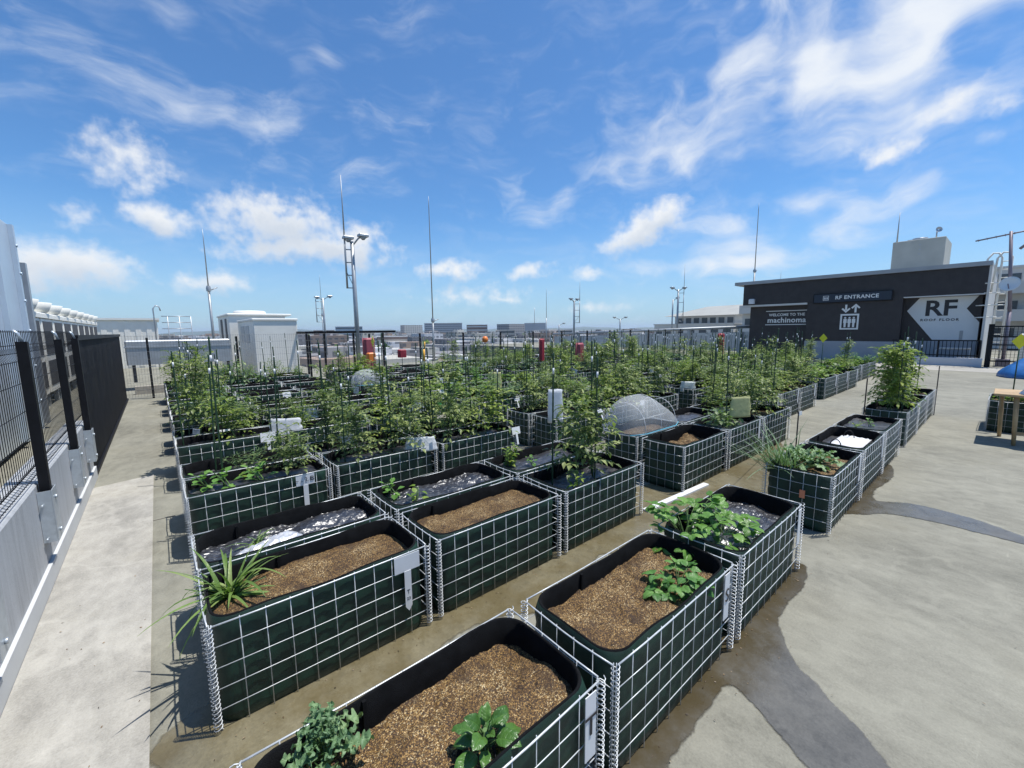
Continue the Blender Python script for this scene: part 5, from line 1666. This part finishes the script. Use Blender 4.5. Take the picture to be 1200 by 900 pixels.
b = MB()
pts = [(-1.2, -5.2, 3.4), (10, -5.2, 3.4), (10, 5.8, 3.4), (-1.2, 5.8, 3.4)]; R1, R2 = (4.4, -5.0, 5.0), (4.4, 1.6, 4.9)
b.poly([pts[0], pts[1], R1]); b.poly([pts[1], pts[2], R2, R1]); b.poly([pts[2], pts[3], R2]); b.poly([pts[3], pts[0], R1, R2]); b.poly(pts[::-1])
b.build('roof', pmat('pale_roof', (.33, .33, .30), .6, 0, .1, .5), t)
for k in range(7):
    b = MB(); b.box(-.05, 0.002, -4.1 + k * 1.22, -3.3 + k * 1.22, 2.3, 3.1); b.build('window', M['glassd'], t)

# skyline
def sky_block(az0, az1, dist, el, label, wall, rows, cols, win=None, wh=.45, ww=.8, name='office_block', depth=None):
    am = (az0 + az1) / 2
    w = 2 * dist * math.tan(R((az1 - az0) / 2)); zt = H + dist * math.tan(R(el))
    d = depth or w * .5
    x, y = az_xy(am, dist + d / 2)
    t = windowed(name, label, x - w / 2, x + w / 2, y - d / 2, y + d / 2, -22, zt, wall, rows, cols, 'xy', False, 'building', True, win, wh, ww)
    # turn the broad side to the deck
    t.rotation_euler.z = R(-am)
    return t


sky_block(28.5, 33.5, 900, .9, 'wide grey slab building on the skyline with a rod before it', M['grey'], 9, 5, M['glassd'], .3, .85)
sky_block(34.1, 36.9, 520, .62, 'brown office block with pale bands right of the grey slab', M['brick'], 7, 4, M['lintel'], .35, .95)
sky_block(41.9, 44.8, 800, .78, 'grey box tower with a small mast in the middle skyline', M['grey'], 10, 3, M['duct'], .2, .9)
sky_block(17.5, 20.7, 700, .55, 'blue-grey glass office block behind the tall lamp post', M['blueg'], 6, 5, M['glassd'], .4, .9)
sky_block(15.0, 17.4, 380, .12, 'stepped brown block left of the blue-grey office', M['brick'], 6, 4, M['glassd'], .35, .6)
sky_block(22.4, 26.3, 210, -.82, 'low brown building with yellowish bands right of the lamp post', M['brick'], 4, 8, M['beige'], .45, .8)  # bands take the plain beige render colour
sky_block(46.0, 48.4, 420, -.15, 'low beige block right of the grey box tower', M['beige'], 5, 5)
sky_block(38.0, 40.6, 480, -.1, 'low tan block between brown office and grey tower', M['beige'], 5, 5)
x, y = az_xy(43.4, 805)
rod(43.3, 800, 2.1, 'thin mast standing on the grey box tower', .5, 30, 11, False)


def cityblocks():
    m, t, bs = newmat('city_roofs')
    g = t.node('ShaderNodeNewGeometry'); co = t.node('ShaderNodeTexCoord').outputs['Object']
    c = t.ramp(g.outputs['Random Per Island'], [(0, (.30, .30, .30)), (.2, (.50, .49, .46)), (.38, (.20, .19, .19)), (.55, (.55, .55, .56)), (.7, (.30, .22, .17)), (.85, (.42, .40, .34)), (1, (.16, .20, .25))], 'CONSTANT')
    sp = t.node('ShaderNodeSeparateXYZ'); t.l.new(co, sp.inputs[0])
    nz = t.node('ShaderNodeSeparateXYZ'); t.l.new(g.outputs['Normal'], nz.inputs[0])
    wz = t.math('GREATER_THAN', t.math('FRACT', t.math('MULTIPLY', sp.outputs[2], .33)), .55)
    wx = t.math('GREATER_THAN', t.math('FRACT', t.math('MULTIPLY', t.math('ADD', sp.outputs[0], sp.outputs[1]), .28)), .4)
    wall = t.math('LESS_THAN', t.math('ABSOLUTE', nz.outputs[2]), .5)
    f = t.math('MULTIPLY', t.math('MULTIPLY', wz, wx), wall)
    t.put(bs.inputs['Base Color'], t.mix(t.math('MULTIPLY', f, .8), c, (.07, .08, .095, 1)))
    bs.inputs['Roughness'].default_value = .7
    return m


b = MB(); rg = random.Random(5)
for i in range(1500):
    a = rg.uniform(-14, 98); d = 110 + 2400 * rg.random() ** 1.7
    x, y = az_xy(a, d)
    if x < 75 and -20 < y < 60 or (a > 60 and d < 190): continue
    w, l = rg.uniform(7, 22) * (1 + d / 1500), rg.uniform(7, 22) * (1 + d / 1500)
    top = H + d * math.tan(R(rg.uniform(-1.6, -.25))) if d > 300 else rg.uniform(-14, -4.5)
    top = max(-17, min(top, 16))
    if rg.random() < .04 and d > 500: top += rg.uniform(4, 12)
    ang = rg.uniform(-.2, .2); ca, sa = cos(ang), sin(ang)
    k = len(b.v); b.box(-w / 2, w / 2, -l / 2, l / 2, -22, top)
    if rg.random() < .5: b.box(-w / 5, w / 5, -l / 5, l / 5, top + .01, top + 2.5)
    for q in range(k, len(b.v)):
        X, Y, Zz = b.v[q]; b.v[q] = (x + ca * X - sa * Y, y + sa * X + ca * Y, Zz)
tag(b.build('distant_city', cityblocks()), 'pale jumble of low city roofs stretching to the horizon', 'city', None, 'stuff')


def far_trees():
    b = MB(); rg = random.Random(9)
    for i in range(170):
        a = rg.uniform(-10, 75); d = rg.uniform(120, 900); x, y = az_xy(a, d)
        if x < 75 and y < 60: continue
        h = rg.uniform(7, 13)
        for k in range(26):
            c = Vector((x + rg.gauss(0, 3.2), y + rg.gauss(0, 3.2), -22 + h + rg.gauss(0, 2.2)))
            for q in range(3):
                n = Vector((rg.gauss(0, 1), rg.gauss(0, 1), rg.gauss(.4, 1))).normalized(); s = n.orthogonal().normalized() * rg.uniform(1, 2); u = n.cross(s)
                b.poly([c - s - u, c + s - u, c + s + u, c - s + u])
    return b


tag(far_trees().build('distant_trees', M['dark']), 'dark green street trees scattered among the distant roofs', 'trees', None, 'stuff')

# ------------------------------------------------------------------ right foreground: table, planter, tarp
t = planter(10.2, -.38, 'wire-caged planter of yellowing squash under the wooden table at right', True, 'soil', .42)
t.rotation_euler.z = 0
for i, (x, y) in enumerate(((10.42, -.02), (10.62, -.16))):
    pr('squash_vine', i, x, y, .42, '%s squash vine in the planter behind the wooden table' % ('left', 'right')[i], .6)
M['wood'] = pmat('table_wood', (.42, .29, .15), .55, 0, .2, 6, .1, 60)
t = thing('wooden_table', (9.45, -.55, 0), 'plain wooden table with pale legs at the right edge', 'table')
b = MB(); b.bbox(-.30, .42, -.9, .62, .70, .735, .006); b.build('tabletop', M['wood'], t)
for sx, sy in ((-.24, .40), (.36, .54), (-.24, -.82), (.36, -.82)):
    b = MB(); b.tube([(sx, sy - .03, 0), (sx, sy, .699)], [.022, .028], 8); b.build('leg', M['wood'], t)
b = MB(); b.box(-.25, -.225, -.8, .38, .16, .20); b.build('stretcher', M['wood'], t)
bag(9.35, -.42, .737, .5, .16, .42, thinmat('pale_blue_bag', (.55, .68, .82), .96), 'pale blue and white plastic bag lying on the wooden table', 31., -0.65)
M['tarp'] = pmat('blue_tarp', (.02, .12, .34), .42, 0, .45, 3, 1., 5)


def heap(name, mat, label, loc, rx, ry, h, seed, cat):
    from mathutils import noise
    b = MB(); rings = []
    for j in range(13):
        t = j / 12; r = []
        for i in range(32):
            a = 2 * pi * i / 32
            k = (1 - t ** 1.9) * (1 + .30 * noise.noise(Vector((cos(a) * 1.5 + seed, sin(a) * 1.5, 0))) + .10 * noise.noise(Vector((cos(a) * 6, sin(a) * 6 + seed, t * 1.5)))) + .02
            z = h * t * (1 + .4 * noise.noise(Vector((cos(a) * 2.4, sin(a) * 2.4 + seed, 3 + t)))) 
            r.append(b.vert((rx * k * cos(a), ry * k * sin(a), z)))
        rings.append(r)
    for p, q in zip(rings, rings[1:]):
        for i in range(32): b.face((p[i], p[(i + 1) % 32], q[(i + 1) % 32], q[i]), 0, True)
    b.face(rings[-1]); b.face(rings[0][::-1])
    return tag(b.build(name, mat, None, loc), label, cat)


heap('blue_tarp', M['tarp'], 'blue tarpaulin heaped over goods beside the mesh gate', (21.6, -1.15, 0), 1.5, 1.2, .95, 9.2, 'tarpaulin')

# bark chips, dead leaves and grit that collect along the planters
b = MB(); rg = random.Random(77)
for i in range(420):
    q = rg.random()
    if q < .45: x, y = rg.uniform(0, 7), 2.05 - abs(rg.gauss(0, .07))
    elif q < .7: x, y = rg.uniform(1.2, 7), .81 - abs(rg.gauss(0, .10))
    elif q < .85: x, y = rg.uniform(-.6, 0), rg.uniform(1, 9)
    else: x, y = rg.uniform(1, 9), rg.uniform(-2, 1.9)
    a = rg.uniform(0, 6.3); l, w = rg.uniform(.002, .007), rg.uniform(.001, .0035); z = .006 if x > -.18 else .0135
    k = len(b.v); ca, sa = cos(a), sin(a)
    pts = [(-l, -w * .4), (0, -w), (l, -w * .2), (l * .4, w), (-l * .7, w * .8)]
    b.face([b.vert((x + ca * u - sa * v, y + sa * u + ca * v, z + rg.uniform(0, .004))) for u, v in pts])


def litmat():
    m, t, bs = newmat('litter')
    g = t.node('ShaderNodeNewGeometry')
    t.put(bs.inputs['Base Color'], t.ramp(g.outputs['Random Per Island'], [(0, (.03, .02, .012)), (.4, (.12, .07, .03)), (.7, (.24, .16, .08)), (.9, (.26, .2, .13)), (1, (.34, .3, .22))]))
    return m


tag(b.build('litter', litmat()), 'bark chips and dead leaf bits strewn along the planters', 'litter', None, 'stuff')
# ------------------------------------------------------------------ air
hm = bpy.data.materials.new('air'); hm.use_nodes = True
ht = NT(hm.node_tree); ht.n.remove(ht.n['Principled BSDF'])
pv = ht.node('ShaderNodeVolumePrincipled', {'Density': .00014}); pv.inputs['Color'].default_value = (.72, .84, 1, 1); pv.inputs['Anisotropy'].default_value = .2
ht.l.new(pv.outputs[0], ht.n['Material Output'].inputs['Volume'])
b = MB(); b.box(-7000, 7000, -300, 7000, -23.5, 45)
tag(b.build('haze', hm), None, None, None, 'stuff')
